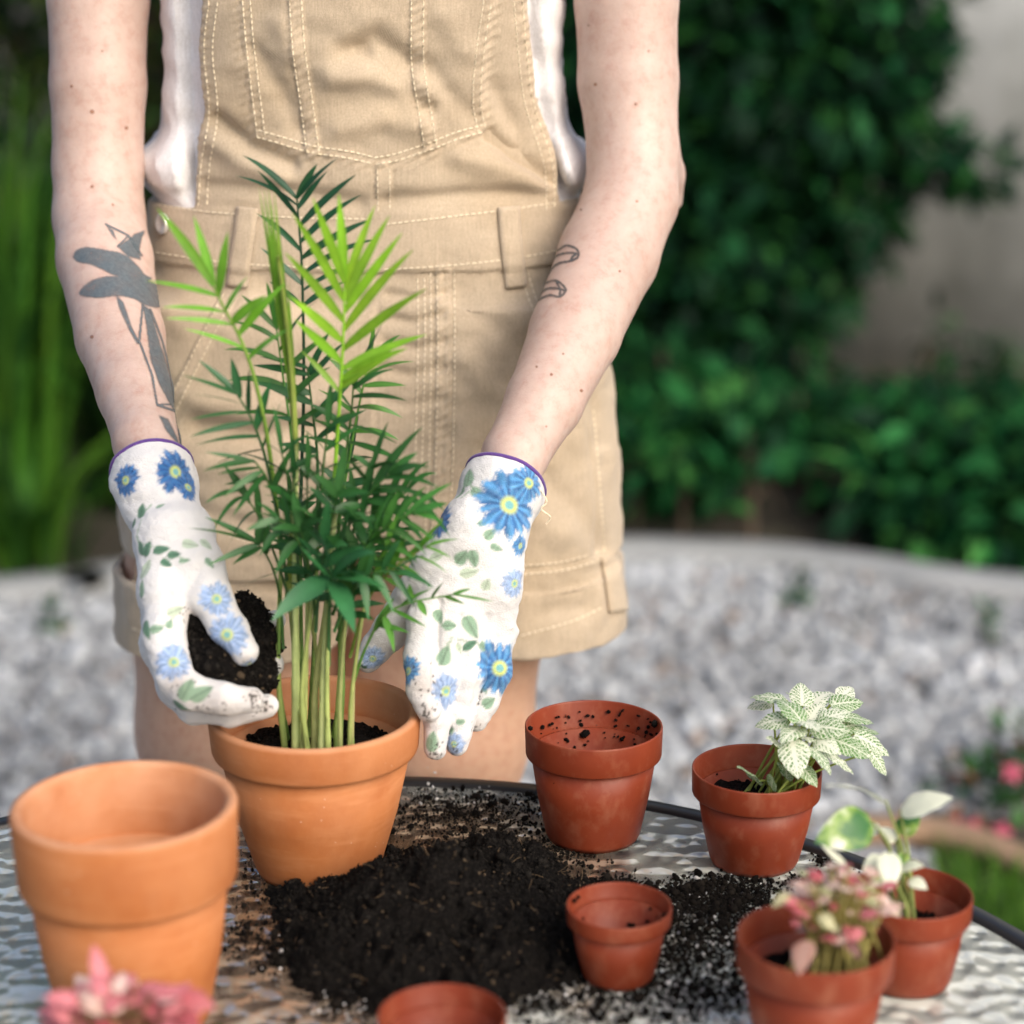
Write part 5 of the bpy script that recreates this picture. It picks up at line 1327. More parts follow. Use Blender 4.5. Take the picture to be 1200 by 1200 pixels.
# ================================================================== PALM
VIEW = -np.array([0, CP, -SP])                 # towards the camera
def leaflet(b, t, w, nrm, sag=0.0, col=(0.05, 0.2, 0.05), fold=0.25, nseg=8, twist=0.0, belly=0.75):
    b, t, nrm = np.array(b), np.array(t), np.array(nrm, float)
    L = np.linalg.norm(t - b); u = np.linspace(0, 1, nseg + 1)
    mid = (b + t) / 2 + np.array([0, 0, sag * L])
    c = ((1 - u) ** 2)[:, None] * b + (2 * u * (1 - u))[:, None] * mid + (u ** 2)[:, None] * t
    tg = np.gradient(c, axis=0); tg /= np.linalg.norm(tg, axis=1, keepdims=True)
    nn = nrm - tg * (tg @ nrm)[:, None]; nn /= np.linalg.norm(nn, axis=1, keepdims=True) + 1e-9
    sd = np.cross(tg, nn)
    if twist:
        a = (twist * u)[:, None]; sd, nn = sd * np.cos(a) + nn * np.sin(a), nn * np.cos(a) - sd * np.sin(a)
    pr = np.sin(np.pi * np.clip(0.06 + 0.94 * u, 0, 1) ** belly) ** 0.85; pr[-1] = 0.015
    h = (w / 2 * pr)[:, None]
    V = np.stack([c - sd * h + nn * h * fold, c, c + sd * h + nn * h * fold], 1).reshape(-1, 3)
    F = np.array([[3 * k + j, 3 * k + j + 1, 3 * k + j + 4, 3 * k + j + 3] for k in range(nseg) for j in (0, 1)])
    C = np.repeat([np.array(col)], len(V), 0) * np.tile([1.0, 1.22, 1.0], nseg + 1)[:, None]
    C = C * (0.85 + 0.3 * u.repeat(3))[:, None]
    return V, F, C
palm = empty('palm_plant', (PALM_C[0], PALM_C[1], TZ + 0.1), label='young parlour palm with feathery fronds in the terracotta pot', cat='plant')
PR = np.random.default_rng(101)
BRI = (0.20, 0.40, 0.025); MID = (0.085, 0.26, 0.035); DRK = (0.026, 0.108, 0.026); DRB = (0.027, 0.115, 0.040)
def jc(c, s=0.18): return np.array(c) * PR.uniform(1 - s, 1 + s) * PR.uniform(0.93, 1.07, 3)
n_leaf = 0; EXTRA = []
def frond(rachis, leaflets, col, wpx=9.5, r0=0.0016, rcol=None, face=0.5, sag=0.05, jit=0.25):
    """rachis [(px,py,Y)], leaflets [(bx,by,tx,ty,dY)]: base on the rachis, tip position, tip nearer (-) or farther (+)"""
    global n_leaf
    rp = np.array([P(*q) for q in rachis]); rc = catmull(rp, 6)
    V, F = tube(rc, np.linspace(r0, r0 * 0.45, len(rc)), 7); me = npmesh('frond', V, F)
    setcol(me, np.repeat([jc(rcol if rcol is not None else np.array(col) * 1.25 + [0.03, 0.03, 0.01])], len(V), 0))
    fr = link('frond', me, MS['leaf'], palm)
    pr = proj(rc)
    for q in leaflets:
        bx, by, tx, ty, dY = q[:5]; w = q[5] if len(q) > 5 else wpx
        k = np.argmin((pr[:, 0] - bx) ** 2 + (pr[:, 1] - by) ** 2); Yb = rc[k, 1]
        b = P(bx * 0.5 + pr[k, 0] * 0.5, by * 0.5 + pr[k, 1] * 0.5, Yb) ; t = P(tx, ty, Yb + dY)
        nrm = VIEW * face + np.array([0, 0, 1 - face]) + PR.normal(0, jit, 3)
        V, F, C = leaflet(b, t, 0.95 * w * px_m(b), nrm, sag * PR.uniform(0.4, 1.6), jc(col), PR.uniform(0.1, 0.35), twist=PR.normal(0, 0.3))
        n_leaf += 1
        if n_leaf > 300: EXTRA.append((V, F, C)); continue
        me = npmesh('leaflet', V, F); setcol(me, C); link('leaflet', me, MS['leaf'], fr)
Y0 = 1.41
# bright young frond, right
frond([(385, 690, 1.40), (392, 560, 1.395), (398, 470, 1.385), (402, 400, 1.378), (404, 330, 1.375)],
      [(404, 330, 397, 226, 0.0), (404, 334, 366, 231, -0.01), (405, 336, 440, 240, 0.01), (403, 350, 342, 249, -0.015), (405, 352, 457, 252, 0.0), (404, 366, 472, 272, -0.01), (402, 376, 333, 295, -0.02), (403, 386, 485, 292, -0.01), (402, 408, 500, 338, -0.02, 13),
       (400, 400, 338, 346, -0.02), (399, 428, 345, 374, -0.02), (400, 432, 500, 392, 0.0), (398, 446, 478, 408, -0.02), (396, 455, 455, 420, -0.02), (395, 460, 352, 410, 0.0, 8)], BRI, 12.5, 0.0017, face=0.85, jit=0.15)
# unopened spear frond
frond([(338, 700, 1.405), (346, 560, 1.40), (344, 470, 1.395), (336, 380, 1.39), (326, 300, 1.385)],
      [(345, 480, 303, 217, 0.0, 8), (344, 470, 309, 219, -0.003, 8), (343, 460, 314, 218, 0.003, 8), (342, 450, 321, 222, -0.004, 8), (345, 500, 318, 240, -0.006, 8), (346, 520, 330, 290, -0.008, 8), (347, 540, 338, 330, -0.008, 8), (346, 500, 326, 262, 0.004, 8)], (0.16, 0.32, 0.035), 8, 0.0028, (0.30, 0.42, 0.10), face=0.9, sag=0.0, jit=0.2)
# bright left frond
frond([(330, 650, 1.40), (316, 530, 1.39), (300, 450, 1.375), (283, 400, 1.37), (262, 360, 1.365), (250, 335, 1.362)],
      [(250, 335, 183, 243, -0.01, 13), (251, 335, 227, 253, 0.0, 12), (256, 348, 267, 271, 0.0, 12), (262, 364, 291, 323, -0.005, 12), (270, 380, 312, 346, -0.01, 13), (278, 394, 335, 331, 0.0, 12), (254, 346, 170, 329, -0.02, 9), (263, 366, 190, 360, -0.02, 8), (272, 382, 193, 373, -0.02, 7), (288, 420, 340, 385, -0.02, 10), (285, 408, 215, 385, -0.02, 6)], (0.14, 0.36, 0.03), 12, 0.0018, (0.24, 0.38, 0.07), face=0.75, jit=0.2)
# blue-green frond at the back
frond([(352, 600, 1.44), (356, 450, 1.45), (354, 320, 1.455), (350, 260, 1.457), (348, 232, 1.457)],
      [(348, 234, 284, 182, 0.01, 9), (349, 242, 276, 206, 0.01, 8), (348, 232, 372, 192, 0.0, 10), (348, 234, 396, 185, -0.01, 10), (349, 245, 384, 200, 0.0, 9), (350, 265, 418, 204, -0.01, 11), (352, 285, 424, 228, -0.01, 11), (353, 300, 438, 256, -0.01, 10), (350, 255, 302, 200, 0.0, 9), (353, 295, 300, 250, 0.0, 8), (354, 325, 442, 280, 0.0, 10), (354, 345, 430, 305, 0.0, 9), (354, 330, 305, 290, 0.0, 9), (355, 360, 405, 330, 0.0, 9), (355, 365, 315, 330, 0.01, 9)], (0.020, 0.088, 0.042), 11, 0.0014, (0.03, 0.10, 0.05), face=0.5, sag=0.08)
# dark fronds, left side
frond([(332, 640, 1.40), (312, 540, 1.39), (294, 490, 1.38), (278, 462, 1.375)],
      [(278, 462, 214, 440, -0.02), (278, 460, 233, 422, 0.0), (282, 466, 271, 419, 0.0, 11), (286, 474, 225, 462, -0.03, 6), (290, 482, 222, 492, -0.03, 8), (292, 486, 292, 432, 0.0, 11), (296, 494, 222, 512, -0.03, 8), (300, 502, 318, 446, 0.0, 12), (304, 512, 228, 522, -0.03, 8), (308, 524, 330, 470, 0.0, 11), (308, 526, 250, 545, -0.02)], DRB, 10, 0.0014)
frond([(336, 680, 1.40), (325, 600, 1.385), (312, 560, 1.37), (298, 540, 1.365)],
      [(298, 540, 238, 552, -0.02), (300, 541, 240, 530, -0.01, 7), (304, 548, 254, 556, -0.02), (308, 552, 262, 582, -0.02), (312, 556, 272, 606, -0.02, 9), (314, 562, 262, 568, 0.0, 7), (318, 574, 345, 520, 0.0)], DRK, 9, 0.0013)
frond([(332, 760, 1.395), (328, 700, 1.39), (318, 662, 1.38), (303, 637, 1.375)],
      [(303, 637, 221, 619, -0.02, 8), (302, 636, 240, 606, -0.01, 9), (303, 638, 244, 662, -0.02, 9), (306, 642, 272, 662, -0.01, 9), (304, 638, 306, 600, 0.0, 13), (310, 648, 322, 640, -0.01, 14), (312, 650, 316, 610, -0.01, 11), (322, 672, 284, 688, -0.02, 5)], DRK, 9, 0.0013)
# dark fronds behind and to the right at mid height
frond([(372, 640, 1.43), (372, 540, 1.435), (366, 480, 1.44), (360, 430, 1.44)],
      [(360, 432, 304, 418, 0.0, 10), (361, 440, 296, 428, 0.0, 11), (364, 460, 298, 450, -0.01, 13), (366, 475, 300, 447, -0.02, 12), (368, 490, 420, 440, 0.0), (362, 445, 405, 400, 0.0), (368, 500, 318, 488, -0.02, 11), (370, 515, 430, 480, 0.0, 11), (372, 530, 325, 520, -0.02, 11), (362, 440, 388, 385, 0.0, 10)], DRB, 11, 0.0014)
frond([(395, 640, 1.42), (405, 540, 1.42), (412, 480, 1.42), (414, 452, 1.42)],
      [(414, 452, 448, 380, 0.0), (414, 456, 464, 432, 0.0, 12), (413, 466, 478, 470, -0.02, 8), (412, 478, 450, 482, -0.02, 9), (412, 480, 376, 440, 0.0, 11), (410, 500, 466, 520, -0.02, 9), (410, 505, 360, 472, 0.0, 11), (408, 520, 470, 540, -0.02, 10), (407, 530, 352, 512, 0.0, 11), (414, 454, 436, 410, 0.0, 10)], DRK, 10, 0.0013, sag=0.1)
# arching right-hand fronds
frond([(398, 720, 1.40), (412, 630, 1.385), (432, 580, 1.37), (456, 556, 1.36)],
      [(456, 556, 505, 548, -0.02), (455, 557, 490, 530, 0.0), (450, 561, 515, 572, -0.02, 9), (444, 567, 496, 500, 0.0, 9), (440, 572, 508, 590, -0.02), (436, 577, 470, 520, 0.0, 11), (430, 586, 490, 606, -0.02, 11), (426, 594, 440, 530, 0.0, 12), (422, 606, 478, 624, -0.02, 11), (418, 616, 410, 545, 0.0, 12)], DRK, 10, 0.0014, sag=0.14)
frond([(404, 740, 1.395), (424, 660, 1.375), (452, 618, 1.355), (486, 600, 1.345)],
      [(486, 600, 525, 590, -0.01), (484, 601, 520, 612, -0.01, 8), (476, 604, 530, 566, 0.0, 9), (470, 608, 512, 636, -0.01), (464, 612, 500, 570, 0.0, 10), (456, 618, 500, 650, -0.01, 9), (450, 624, 470, 570, 0.0, 11), (442, 634, 490, 660, -0.02, 10), (436, 642, 450, 585, 0.0, 12), (432, 650, 476, 672, -0.02, 11)], (0.05, 0.18, 0.035), 10, 0.0014, sag=0.12)
frond([(410, 770, 1.39), (430, 705, 1.375), (462, 665, 1.355), (500, 640, 1.35)],
      [(500, 640, 538, 632, 0.0, 6), (498, 642, 530, 655, 0.0, 6), (490, 646, 520, 610, 0.0, 7), (484, 650, 525, 672, 0.0, 7), (474, 657, 512, 625, 0.0, 8), (466, 663, 505, 690, -0.01, 8), (456, 671, 480, 620, 0.0, 10), (450, 678, 490, 705, -0.01, 9), (440, 690, 455, 630, 0.0, 11)], (0.09, 0.25, 0.03), 8, 0.0013, (0.22, 0.32, 0.06), sag=0.1)
frond([(414, 800, 1.385), (428, 760, 1.375), (450, 722, 1.365), (482, 706, 1.36), (530, 697, 1.355)],
      [(530, 697, 578, 705, 0.0, 5), (528, 698, 552, 690, 0.0, 5), (520, 699, 545, 708, 0.0, 6), (506, 701, 520, 682, 0.0, 8), (492, 704, 500, 722, 0.0, 9), (480, 706, 480, 684, 0.0, 9), (470, 710, 506, 690, 0.0, 10), (462, 714, 500, 735, -0.01, 6), (450, 724, 462, 765, -0.02, 13), (444, 732, 480, 742, -0.02, 8), (440, 738, 462, 700, 0.0, 10)], (0.08, 0.24, 0.04), 8, 0.0012, sag=0.04)
# the broad, close leaflets near the front of the clump
frond([(385, 780, 1.385), (386, 720, 1.37), (388, 684, 1.345), (388, 672, 1.34)],
      [(388, 680, 318, 728, -0.04, 27), (390, 682, 416, 742, -0.04, 26), (386, 674, 352, 640, -0.02, 20), (390, 674, 440, 648, -0.03, 22), (388, 672, 372, 622, -0.02, 18), (390, 676, 452, 690, -0.03, 20)], (0.035, 0.15, 0.055), 20, 0.0016, face=0.6, sag=0.12)
# looser drooping outer fronds
frond([(404, 740, 1.39), (428, 650, 1.38), (452, 600, 1.385), (478, 575, 1.39)],
      [(478, 575, 522, 600, -0.02, 9), (476, 576, 512, 555, 0.0, 9), (470, 582, 528, 630, -0.03, 8), (464, 588, 505, 540, 0.0, 8), (458, 594, 500, 640, -0.03, 9), (450, 604, 480, 540, 0.0, 10), (444, 614, 486, 668, -0.02, 9), (438, 626, 446, 560, 0.0, 11)], DRK, 9, 0.0013, sag=0.22)
frond([(345, 720, 1.39), (322, 650, 1.38), (300, 600, 1.375), (280, 575, 1.372)],
      [(280, 575, 240, 590, -0.01, 7), (282, 577, 262, 545, 0.0, 7), (286, 582, 250, 622, -0.01, 7), (292, 590, 272, 552, 0.0, 8), (298, 598, 268, 640, -0.01, 8), (304, 608, 300, 560, 0.0, 9)], DRK, 8, 0.0012, sag=0.2)
frond([(392, 740, 1.37), (412, 690, 1.355), (438, 672, 1.345), (468, 668, 1.34)],
      [(468, 668, 510, 690, -0.01, 8), (464, 668, 500, 650, 0.0, 8), (456, 669, 486, 712, -0.01, 9), (448, 671, 470, 632, 0.0, 10), (440, 673, 462, 720, -0.01, 11), (430, 678, 440, 640, 0.0, 11), (424, 682, 432, 728, -0.01, 12)], (0.03, 0.13, 0.04), 10, 0.0013, sag=0.2)
frond([(370, 720, 1.375), (360, 660, 1.36), (344, 625, 1.35), (326, 608, 1.345)],
      [(326, 608, 288, 622, -0.01, 10), (328, 610, 300, 588, 0.0, 9), (334, 615, 304, 652, -0.01, 11), (340, 622, 330, 575, 0.0, 11), (348, 634, 322, 674, -0.01, 12), (354, 645, 372, 590, 0.0, 12)], DRK, 11, 0.0013, sag=0.2)
# more feathery leaflets in the upper half
frond([(350, 600, 1.425), (340, 500, 1.43), (330, 430, 1.435), (324, 385, 1.437)],
      [(324, 385, 282, 345, 0.0, 8), (325, 388, 312, 330, 0.0, 8), (326, 398, 270, 378, 0.0, 8), (328, 410, 372, 352, 0.0, 9), (330, 425, 262, 410, 0.0, 8), (332, 435, 384, 392, 0.0, 9), (335, 455, 266, 446, 0.0, 9), (337, 470, 388, 430, 0.0, 10), (340, 490, 276, 486, 0.0, 9), (342, 505, 392, 470, 0.0, 10)], (0.05, 0.17, 0.03), 9, 0.0012, sag=0.12)
frond([(395, 620, 1.435), (412, 520, 1.44), (424, 460, 1.445), (432, 425, 1.447)],
      [(432, 425, 470, 392, 0.0, 8), (431, 428, 440, 372, 0.0, 8), (429, 440, 486, 424, 0.0, 7), (426, 452, 476, 452, 0.0, 8), (424, 462, 384, 420, 0.0, 9), (420, 478, 472, 490, 0.0, 8), (418, 490, 372, 456, 0.0, 9), (415, 505, 468, 516, 0.0, 9), (412, 520, 366, 492, 0.0, 9)], (0.06, 0.19, 0.03), 9, 0.0012, sag=0.14)
# the dense heart of the clump
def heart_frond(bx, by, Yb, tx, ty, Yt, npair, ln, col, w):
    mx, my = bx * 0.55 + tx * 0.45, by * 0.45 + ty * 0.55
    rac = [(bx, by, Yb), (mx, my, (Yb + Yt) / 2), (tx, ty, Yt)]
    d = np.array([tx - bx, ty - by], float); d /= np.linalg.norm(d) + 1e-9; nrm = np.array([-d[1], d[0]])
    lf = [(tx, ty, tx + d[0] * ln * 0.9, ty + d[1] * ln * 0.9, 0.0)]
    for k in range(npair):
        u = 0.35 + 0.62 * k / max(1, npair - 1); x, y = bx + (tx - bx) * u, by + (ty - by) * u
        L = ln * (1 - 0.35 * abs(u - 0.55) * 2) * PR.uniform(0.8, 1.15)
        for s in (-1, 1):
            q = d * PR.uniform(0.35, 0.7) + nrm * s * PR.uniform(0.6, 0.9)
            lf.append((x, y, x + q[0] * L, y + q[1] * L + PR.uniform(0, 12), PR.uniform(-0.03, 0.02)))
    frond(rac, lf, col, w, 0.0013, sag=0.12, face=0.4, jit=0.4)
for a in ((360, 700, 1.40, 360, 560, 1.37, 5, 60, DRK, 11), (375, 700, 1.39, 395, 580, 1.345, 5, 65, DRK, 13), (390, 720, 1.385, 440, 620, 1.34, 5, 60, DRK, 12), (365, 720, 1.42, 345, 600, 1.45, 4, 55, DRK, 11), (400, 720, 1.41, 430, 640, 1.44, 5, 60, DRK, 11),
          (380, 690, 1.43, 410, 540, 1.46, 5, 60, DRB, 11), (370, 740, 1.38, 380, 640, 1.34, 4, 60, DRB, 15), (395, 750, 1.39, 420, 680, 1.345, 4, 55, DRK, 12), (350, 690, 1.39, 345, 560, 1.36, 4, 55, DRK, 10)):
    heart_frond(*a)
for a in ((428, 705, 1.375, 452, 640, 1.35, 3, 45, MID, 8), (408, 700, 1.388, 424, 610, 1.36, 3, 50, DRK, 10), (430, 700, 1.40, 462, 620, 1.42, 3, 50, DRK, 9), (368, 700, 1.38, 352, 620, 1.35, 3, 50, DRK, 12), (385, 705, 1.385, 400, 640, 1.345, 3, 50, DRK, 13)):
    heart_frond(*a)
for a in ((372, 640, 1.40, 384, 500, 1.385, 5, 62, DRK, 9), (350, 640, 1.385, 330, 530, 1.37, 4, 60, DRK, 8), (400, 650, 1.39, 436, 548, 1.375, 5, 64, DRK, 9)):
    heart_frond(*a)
# canes
def cane(bx, by, tx, ty, Yb, Yt, r, col, bend=0.0):
    b, t = P(bx, by, Yb), P(tx, ty, Yt); b[2] = TZ + 0.088
    m = (b + t) / 2 + np.array([bend, 0, 0]); c = catmull([b, b * 0.75 + t * 0.25 + np.array([bend * 0.7, 0, 0]), m, t], 8)
    r = r * 0.84; rr = np.linspace(r * 1.12, r * 0.62, len(c)); u = np.linspace(0, 1, len(c))
    for k in PR.uniform(0.06, 0.6, 3): rr = rr * (1 + 0.16 * np.exp(-((u - k) / 0.025) ** 2))
    V, F = tube(c, rr, 9); me = npmesh('cane', V, F)
    uu = np.r_[u.repeat(9), 0, 1]; g = jc(col, 0.12)
    C = np.repeat([g], len(V), 0); low = np.clip(0.16 - uu, 0, 0.16) / 0.16
    C = C * (1 - low[:, None] * 0.55) + np.array([0.30, 0.22, 0.10]) * low[:, None] * 0.55
    st = fbm(V * np.array([900, 900, 60]), 2, 3); C *= (1 + 0.14 * st)[:, None]
    sp = vnoise(V * np.array([300, 300, 160]), 9) > 0.72; C[sp] *= 0.45
    setcol(me, np.clip(C, 0, 1)); link('cane', me, MS['leaf'], palm)
LG, LY, GG = (0.42, 0.54, 0.19), (0.60, 0.66, 0.30), (0.24, 0.40, 0.11)
for a in ((334, 838, 330, 640, 1.395, 1.40, 0.0028, LG), (345, 845, 346, 520, 1.38, 1.395, 0.0038, LY), (352, 842, 338, 690, 1.39, 1.405, 0.0030, LG), (368, 842, 385, 690, 1.385, 1.40, 0.0034, LY), (360, 835, 372, 640, 1.41, 1.43, 0.0026, GG),
          (376, 848, 392, 600, 1.375, 1.398, 0.0040, LY), (384, 850, 385, 700, 1.37, 1.385, 0.0026, LG), (392, 846, 404, 700, 1.38, 1.395, 0.0026, LG), (398, 850, 408, 690, 1.37, 1.388, 0.0024, LG), (404, 846, 414, 795, 1.38, 1.385, 0.0026, LY), (408, 842, 428, 700, 1.38, 1.375, 0.0022, LG),
          (340, 836, 328, 700, 1.41, 1.39, 0.0022, GG), (356, 838, 352, 600, 1.42, 1.44, 0.0022, GG), (372, 838, 360, 700, 1.41, 1.40, 0.0024, LG), (388, 838, 398, 720, 1.42, 1.40, 0.0026, GG), (364, 850, 368, 690, 1.37, 1.38, 0.0026, LG), (396, 838, 395, 640, 1.41, 1.42, 0.0024, GG), (350, 848, 360, 700, 1.372, 1.39, 0.0024, LG), (412, 838, 430, 690, 1.40, 1.40, 0.0020, LG)):
    cane(*a, bend=PR.normal(0, 0.004))

if EXTRA:
    V, F = merge([q[:2] for q in EXTRA]); me = npmesh('leaflets', V, F); setcol(me, np.vstack([q[2] for q in EXTRA])); link('leaflets', me, MS['leaf'], palm, kind='stuff', label='further small leaflets in the heart of the palm')
# ================================================================== SMALL PLANTS
def m_veined(name, leafc, veinc, lo, hi):
    m = Mat(name, rough=0.5)
    at = m.n('Attribute'); at.attribute_name = 'col'
    sp = m.n('SeparateColor'); m.l(at.outputs['Color'], sp.inputs[0])
    u, v, t = sp.outputs[0], sp.outputs[1], sp.outputs[2]
    nz = m.noise(260, 3)
    a = m.math('ABSOLUTE', m.math('SUBTRACT', v, 0.5)); a = m.math('MULTIPLY', a, 2)
    s = m.math('ADD', m.math('SUBTRACT', m.math('MULTIPLY', u, 8.0), m.math('MULTIPLY', a, 2.2)), m.math('MULTIPLY', nz, 0.9))
    d = m.math('ABSOLUTE', m.math('SUBTRACT', m.math('FRACT', s), 0.5))
    net = m.vor(420, feature='DISTANCE_TO_EDGE')
    d = m.math('MINIMUM', m.math('MINIMUM', d, m.math('MULTIPLY', a, 1.3)), m.math('MULTIPLY', net, 2.2))
    d = m.math('SUBTRACT', d, t)
    f = m.ramp(d, [(lo, (1, 1, 1)), (hi, (0, 0, 0))])
    c = m.mix(f, leafc, veinc); m.base(c)
    tr = m.n('BsdfTranslucent'); m.l(c, tr.inputs['Color']); mx = m.n('MixShader'); mx.inputs[0].default_value = 0.3
    m.l(m.b.outputs[0], mx.inputs[1]); m.l(tr.outputs[0], mx.inputs[2]); m.l(mx.outputs[0], m.nt.nodes['Material Output'].inputs[0])
    return m.m
MS['fit'] = m_veined('white_veined_leaf', (0.10, 0.25, 0.05), (0.82, 0.85, 0.72), 0.06, 0.20)
MS['fitp'] = m_veined('pink_veined_leaf', (0.24, 0.06, 0.07), (0.70, 0.24, 0.27), 0.06, 0.20)
MS['fitc'] = m_veined('cream_veined_leaf', (0.45, 0.22, 0.16), (0.80, 0.62, 0.55), 0.08, 0.22)
MS['fitr'] = m_veined('red_veined_leaf', (0.14, 0.07, 0.06), (0.52, 0.12, 0.14), 0.06, 0.16)
MS['fitg'] = m_veined('olive_veined_leaf', (0.16, 0.22, 0.05), (0.62, 0.60, 0.36), 0.06, 0.18)
def ovate(b, t, w, nrm, curl=0.25, fold=0.2, tone=0.0, n=10, m=6, wave=0.0):
    b, t, nrm = np.array(b), np.array(t), np.array(nrm, float); L = np.linalg.norm(t - b); ax = (t - b) / L
    nn = nrm - ax * (ax @ nrm); nn /= np.linalg.norm(nn); sd = np.cross(ax, nn)
    V, C = [], []
    for i in range(n + 1):
        u = i / n; hw = w / 2 * (math.sin(math.pi * min(1, 0.04 + 0.96 * u) ** 0.72) ** 0.8 if i < n else 0.02)
        for j in range(m + 1):
            v = 2 * j / m - 1
            V.append(b + ax * L * u + sd * hw * v + nn * (fold * hw * abs(v) - curl * L * (u - 0.35) ** 2 - 0.25 * hw * v * v + wave * L * math.sin(u * 19 + 3 * v) * abs(v)))
            C.append((u, v * 0.5 + 0.5, tone))
    F = np.array([[i * (m + 1) + j, i * (m + 1) + j + 1, (i + 1) * (m + 1) + j + 1, (i + 1) * (m + 1) + j] for i in range(n) for j in range(m)])
    return np.array(V), F, np.array(C)
def small_plant(name, label, c, zsoil, leaves, mat, stem_col, seed):
    """leaves: [(px,py,Y, length_px, heading angle, tilt, width ratio, tone)] centre of each blade"""
    rng = np.random.default_rng(seed)
    t = empty(name, (c[0], c[1], zsoil), label=label, cat='plant')
    for (px, py, Y, ln, hd, tilt, wr, tone) in leaves:
        p = P(px, py, Y); L = ln * px_m(p)
        ax = np.array([math.cos(hd) * math.cos(tilt), math.sin(hd) * math.cos(tilt), math.sin(tilt)])
        b, tp = p - ax * L * 0.5, p + ax * L * 0.5
        nrm = np.array([0, 0, 1.0]) + rng.normal(0, 0.25, 3) + VIEW * 0.35
        V, F, C = ovate(b, tp, L * wr, nrm, rng.uniform(0.15, 0.5), 0.2, tone, wave=0.02)
        me = npmesh('leaf', V, F); setcol(me, C); lo = link('leaf', me, mat if not isinstance(mat, list) else mat[rng.integers(len(mat))], t)
        q = np.array([c[0] + rng.normal(0, 0.012), c[1] + rng.normal(0, 0.012), zsoil - 0.003])
        cc = catmull([q, q * 0.5 + b * 0.5 + np.array([0, 0, 0.006]), b], 5)
        V, F = tube(cc, np.linspace(0.0012, 0.0007, len(cc)), 6); me = npmesh('stem', V, F); setcol(me, np.repeat([np.array(stem_col) * rng.uniform(0.8, 1.2)], len(V), 0)); link('stem', me, MS['pleaf'], t)
rng = np.random.default_rng(77)
lv = []
for (px, py, Y, ln, hd, ti) in [(900, 818, 1.42, 46, 2.8, 0.1), (925, 830, 1.40, 50, 2.2, 0.5), (945, 815, 1.43, 46, 1.5, 0.4), (965, 812, 1.45, 44, 0.8, 0.2), (990, 825, 1.44, 46, 0.3, 0.0), (1010, 845, 1.43, 48, 0.1, -0.2), (1025, 872, 1.41, 52, -0.1, -0.5), (1000, 872, 1.40, 54, -0.4, -0.3), (975, 850, 1.40, 50, -0.5, 0.1), (950, 845, 1.39, 52, -1.2, 0.1),
           (925, 858, 1.385, 52, -2.2, 0.0), (905, 845, 1.40, 44, 3.0, -0.2), (935, 885, 1.375, 56, -1.5, -0.6), (960, 885, 1.38, 50, -0.9, -0.4), (985, 895, 1.39, 46, -0.5, -0.5), (1000, 850, 1.43, 44, 0.5, 0.0), (955, 830, 1.43, 46, 1.0, 0.3), (978, 838, 1.42, 44, 0.3, 0.2), (890, 825, 1.43, 34, 2.9, -0.2), (1030, 895, 1.40, 36, -0.3, -0.9),
           (912, 872, 1.39, 44, -2.4, 0.8), (945, 865, 1.40, 40, -1.5, 0.3), (1012, 858, 1.44, 42, 0.3, -0.2), (970, 870, 1.39, 42, -0.9, -0.1), (935, 815, 1.45, 38, 2.0, 0.2), (990, 810, 1.47, 38, 1.0, 0.1)]:
    lv.append((px + rng.normal(0, 3), py + rng.normal(0, 3), Y, ln * 0.95, hd, ti, rng.uniform(0.60, 0.72), rng.uniform(-0.06, 0.13)))
lv += [(878, 905, 1.385, 52, -2.3, 0.75, 0.62, -0.06), (905, 915, 1.375, 34, -1.7, 0.9, 0.6, -0.06), (948, 908, 1.38, 34, -0.9, -0.5, 0.7, -0.05), (920, 900, 1.385, 44, -2.0, 0.9, 0.55, -0.03)]
small_plant('fittonia_plant', 'bushy plant with white-veined leaves leaning right out of its pot', FIT_C + np.array([0.008, -0.004]), TZ + 0.052, lv, MS['fit'], (0.34, 0.42, 0.10), 81)
lv = []
for i in range(105):
    a = rng.uniform(0, 6.28); d = math.sqrt(rng.random()); px, py = 982 + 68 * d * math.cos(a), 1060 + 46 * d * math.sin(a) - 6
    lv.append((px, py, 1.135 + rng.uniform(-0.03, 0.03), rng.uniform(15, 27), a * -1 + rng.normal(0, 0.4), rng.uniform(-0.5, 0.4), rng.uniform(0.55, 0.72), rng.uniform(-0.05, 0.25)))
lv += [(940, 1120, 1.10, 44, -2.0, -0.6, 0.65, -0.1), (1000, 1110, 1.11, 30, -0.8, -0.6, 0.6, -0.1), (935, 1045, 1.14, 40, 3.0, 0.0, 0.55, 0.1), (1035, 1060, 1.14, 34, 0.2, -0.3, 0.6, 0.2)]
small_plant('fittonia_plant', 'small pink and cream leaved plant in the front right pot', PNK_C + np.array([0.012, 0.004]), TZ + 0.054, lv, [MS['fitp'], MS['fitc'], MS['fitc'], MS['fitr'], MS['fitg'], MS['fitc']], (0.45, 0.40, 0.14), 82)
lv = []
for i in range(105):
    a = rng.uniform(0, 6.28); d = math.sqrt(rng.random()); px, py = 148 + 92 * d * math.cos(a), 1186 + 44 * d * math.sin(a)
    lv.append((px, py, 1.035 + rng.uniform(-0.03, 0.03), rng.uniform(26, 44), -a + rng.normal(0, 0.4), rng.uniform(-0.4, 0.6), rng.uniform(0.5, 0.65), rng.uniform(0.0, 0.3)))
lv += [(115, 1128, 1.03, 46, 2.0, 0.9, 0.45, 0.2), (122, 1150, 1.03, 34, 1.0, 0.9, 0.45, 0.2)]
small_plant('fittonia_plant', 'bright pink leaved plant at the bottom left corner', PK2_C, TZ + 0.05, lv, [MS['fitp'], MS['fitp'], MS['fitp'], MS['fitr'], MS['fitp'], MS['fitp'], MS['fitc']], (0.40, 0.25, 0.14), 83)

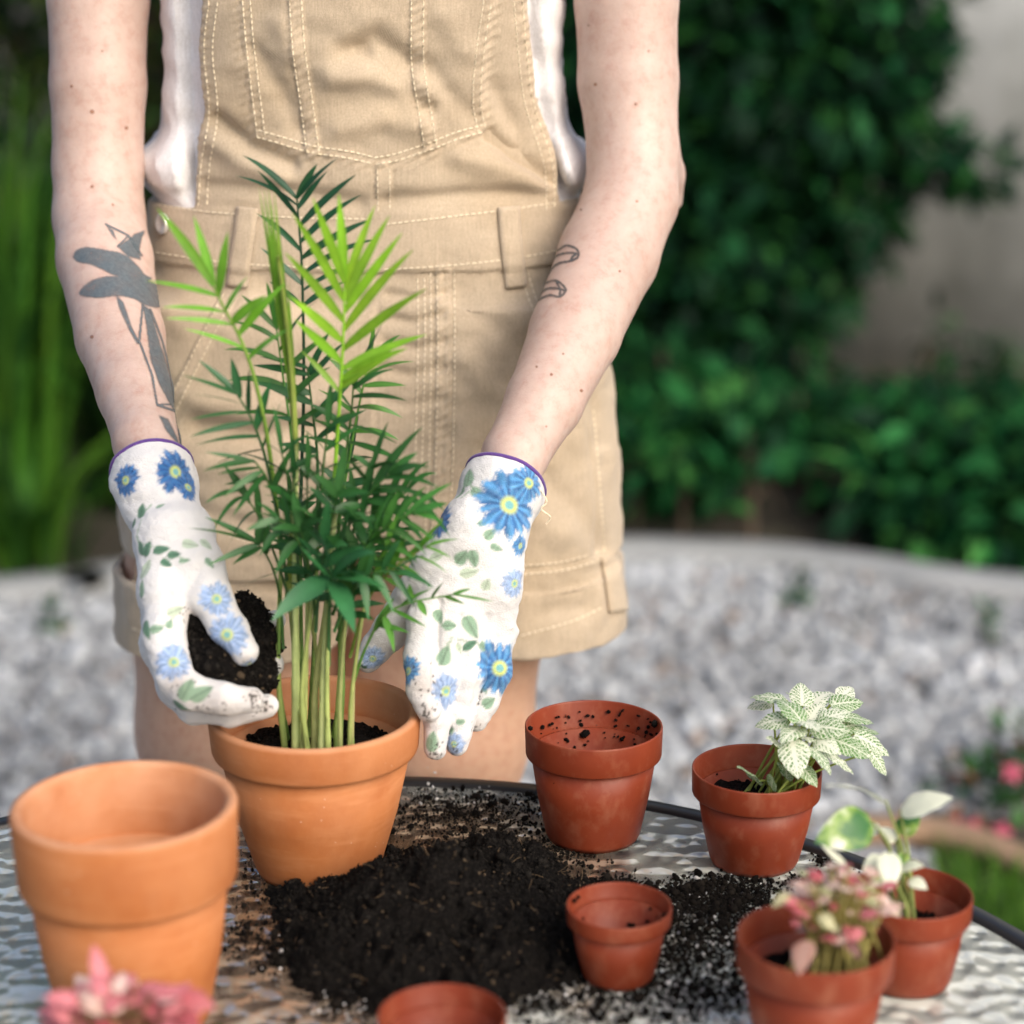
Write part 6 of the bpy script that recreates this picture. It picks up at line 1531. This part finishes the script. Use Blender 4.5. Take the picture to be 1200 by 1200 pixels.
# pale long-stalked plant at the right
def m_vari():
    m = Mat('variegated_leaf', rough=0.4)
    at = m.n('Attribute'); at.attribute_name = 'col'; sp = m.n('SeparateColor'); m.l(at.outputs['Color'], sp.inputs[0])
    f = m.math('ADD', m.noise(38, 3), sp.outputs[2])
    c = m.ramp(f, [(0.42, (0.045, 0.17, 0.045)), (0.50, (0.26, 0.42, 0.08)), (0.58, (0.80, 0.84, 0.68))]); m.base(c)
    tr = m.n('BsdfTranslucent'); m.l(c, tr.inputs['Color']); mx = m.n('MixShader'); mx.inputs[0].default_value = 0.3
    m.l(m.b.outputs[0], mx.inputs[1]); m.l(tr.outputs[0], mx.inputs[2]); m.l(mx.outputs[0], m.nt.nodes['Material Output'].inputs[0]); return m.m
MS['vari'] = m_vari()
syn = empty('variegated_plant', (SYN_C[0], SYN_C[1], TZ + 0.036), label='pale variegated plant with a few broad leaves on long stalks', cat='plant')
for (b, t, w, nrm, tone, arch) in [((1038, 938, 1.23), (972, 908, 1.21), 26, (0.2, 0.3, 1), 0.4, 0), ((1055, 950, 1.235), (1113, 930, 1.225), 36, (0, -0.5, 1), 0.45, 0), ((1022, 962, 1.22), (960, 985, 1.20), 52, (0.1, -0.75, 0.5), -0.03, 0.02),
                                   ((1052, 975, 1.24), (1078, 958, 1.235), 26, (0, -1, 0.3), 0.0, 0), ((1042, 998, 1.21), (1044, 1042, 1.19), 28, (0, -0.9, 0.4), 0.35, 0), ((1055, 1016, 1.22), (1081, 1012, 1.21), 22, (0, -0.4, 1), 0.4, 0), ((1030, 975, 1.25), (1005, 965, 1.26), 22, (0, -0.6, 1), 0.4, 0.01), ((1060, 1000, 1.23), (1052, 1035, 1.225), 22, (0.4, -0.8, 0.2), -0.1, 0), ((992, 1015, 1.20), (963, 990, 1.20), 8, (0, -1, 0.3), 0.15, 0), ((1035, 1005, 1.22), (1012, 1020, 1.21), 22, (0, -0.7, 0.6), 0.3, 0), ((1050, 985, 1.24), (1030, 968, 1.245), 20, (0, -0.5, 1), 0.2, 0), ((1066, 1030, 1.215), (1086, 1040, 1.205), 18, (0, -0.6, 0.8), 0.25, 0), ((1040, 1020, 1.21), (1022, 1038, 1.20), 18, (0, -0.8, 0.5), 0.05, 0)]:
    bb, tt = P(*b), P(*t)
    V, F, C = ovate(bb, tt, w * px_m(bb), nrm, 0.35, 0.25, tone, wave=0.012)
    me = npmesh('leaf', V, F); setcol(me, C); link('leaf', me, MS['vari'], syn)
    q = np.array([SYN_C[0] + rng.normal(-0.004, 0.004), SYN_C[1] + rng.normal(-0.006, 0.004), TZ + 0.034])
    cc = catmull([q, q * 0.55 + bb * 0.45 + np.array([0.004, 0, 0.004 + arch]), bb], 6)
    V, F = tube(cc, np.linspace(0.0014, 0.0008, len(cc)), 7); me = npmesh('stalk', V, F); setcol(me, np.repeat([np.array([0.38, 0.46, 0.16]) * rng.uniform(0.7, 1.1)], len(V), 0)); link('stalk', me, MS['pleaf'], syn)
for i in range(9):
    q = np.array([SYN_C[0] + rng.normal(-0.006, 0.006), SYN_C[1] + rng.normal(-0.006, 0.005), TZ + 0.034]); e = P(1048 + rng.uniform(-35, 12), 1020 + rng.uniform(-15, 15), 1.225)
    V, F = tube(catmull([q, (q + e) / 2 + np.array([0.002, 0, 0.002]), e], 4), np.linspace(0.0011, 0.0007, 9), 6); me = npmesh('stalk', V, F); setcol(me, np.repeat([[0.36, 0.34, 0.15]], len(V), 0)); link('stalk', me, MS['pleaf'], syn)
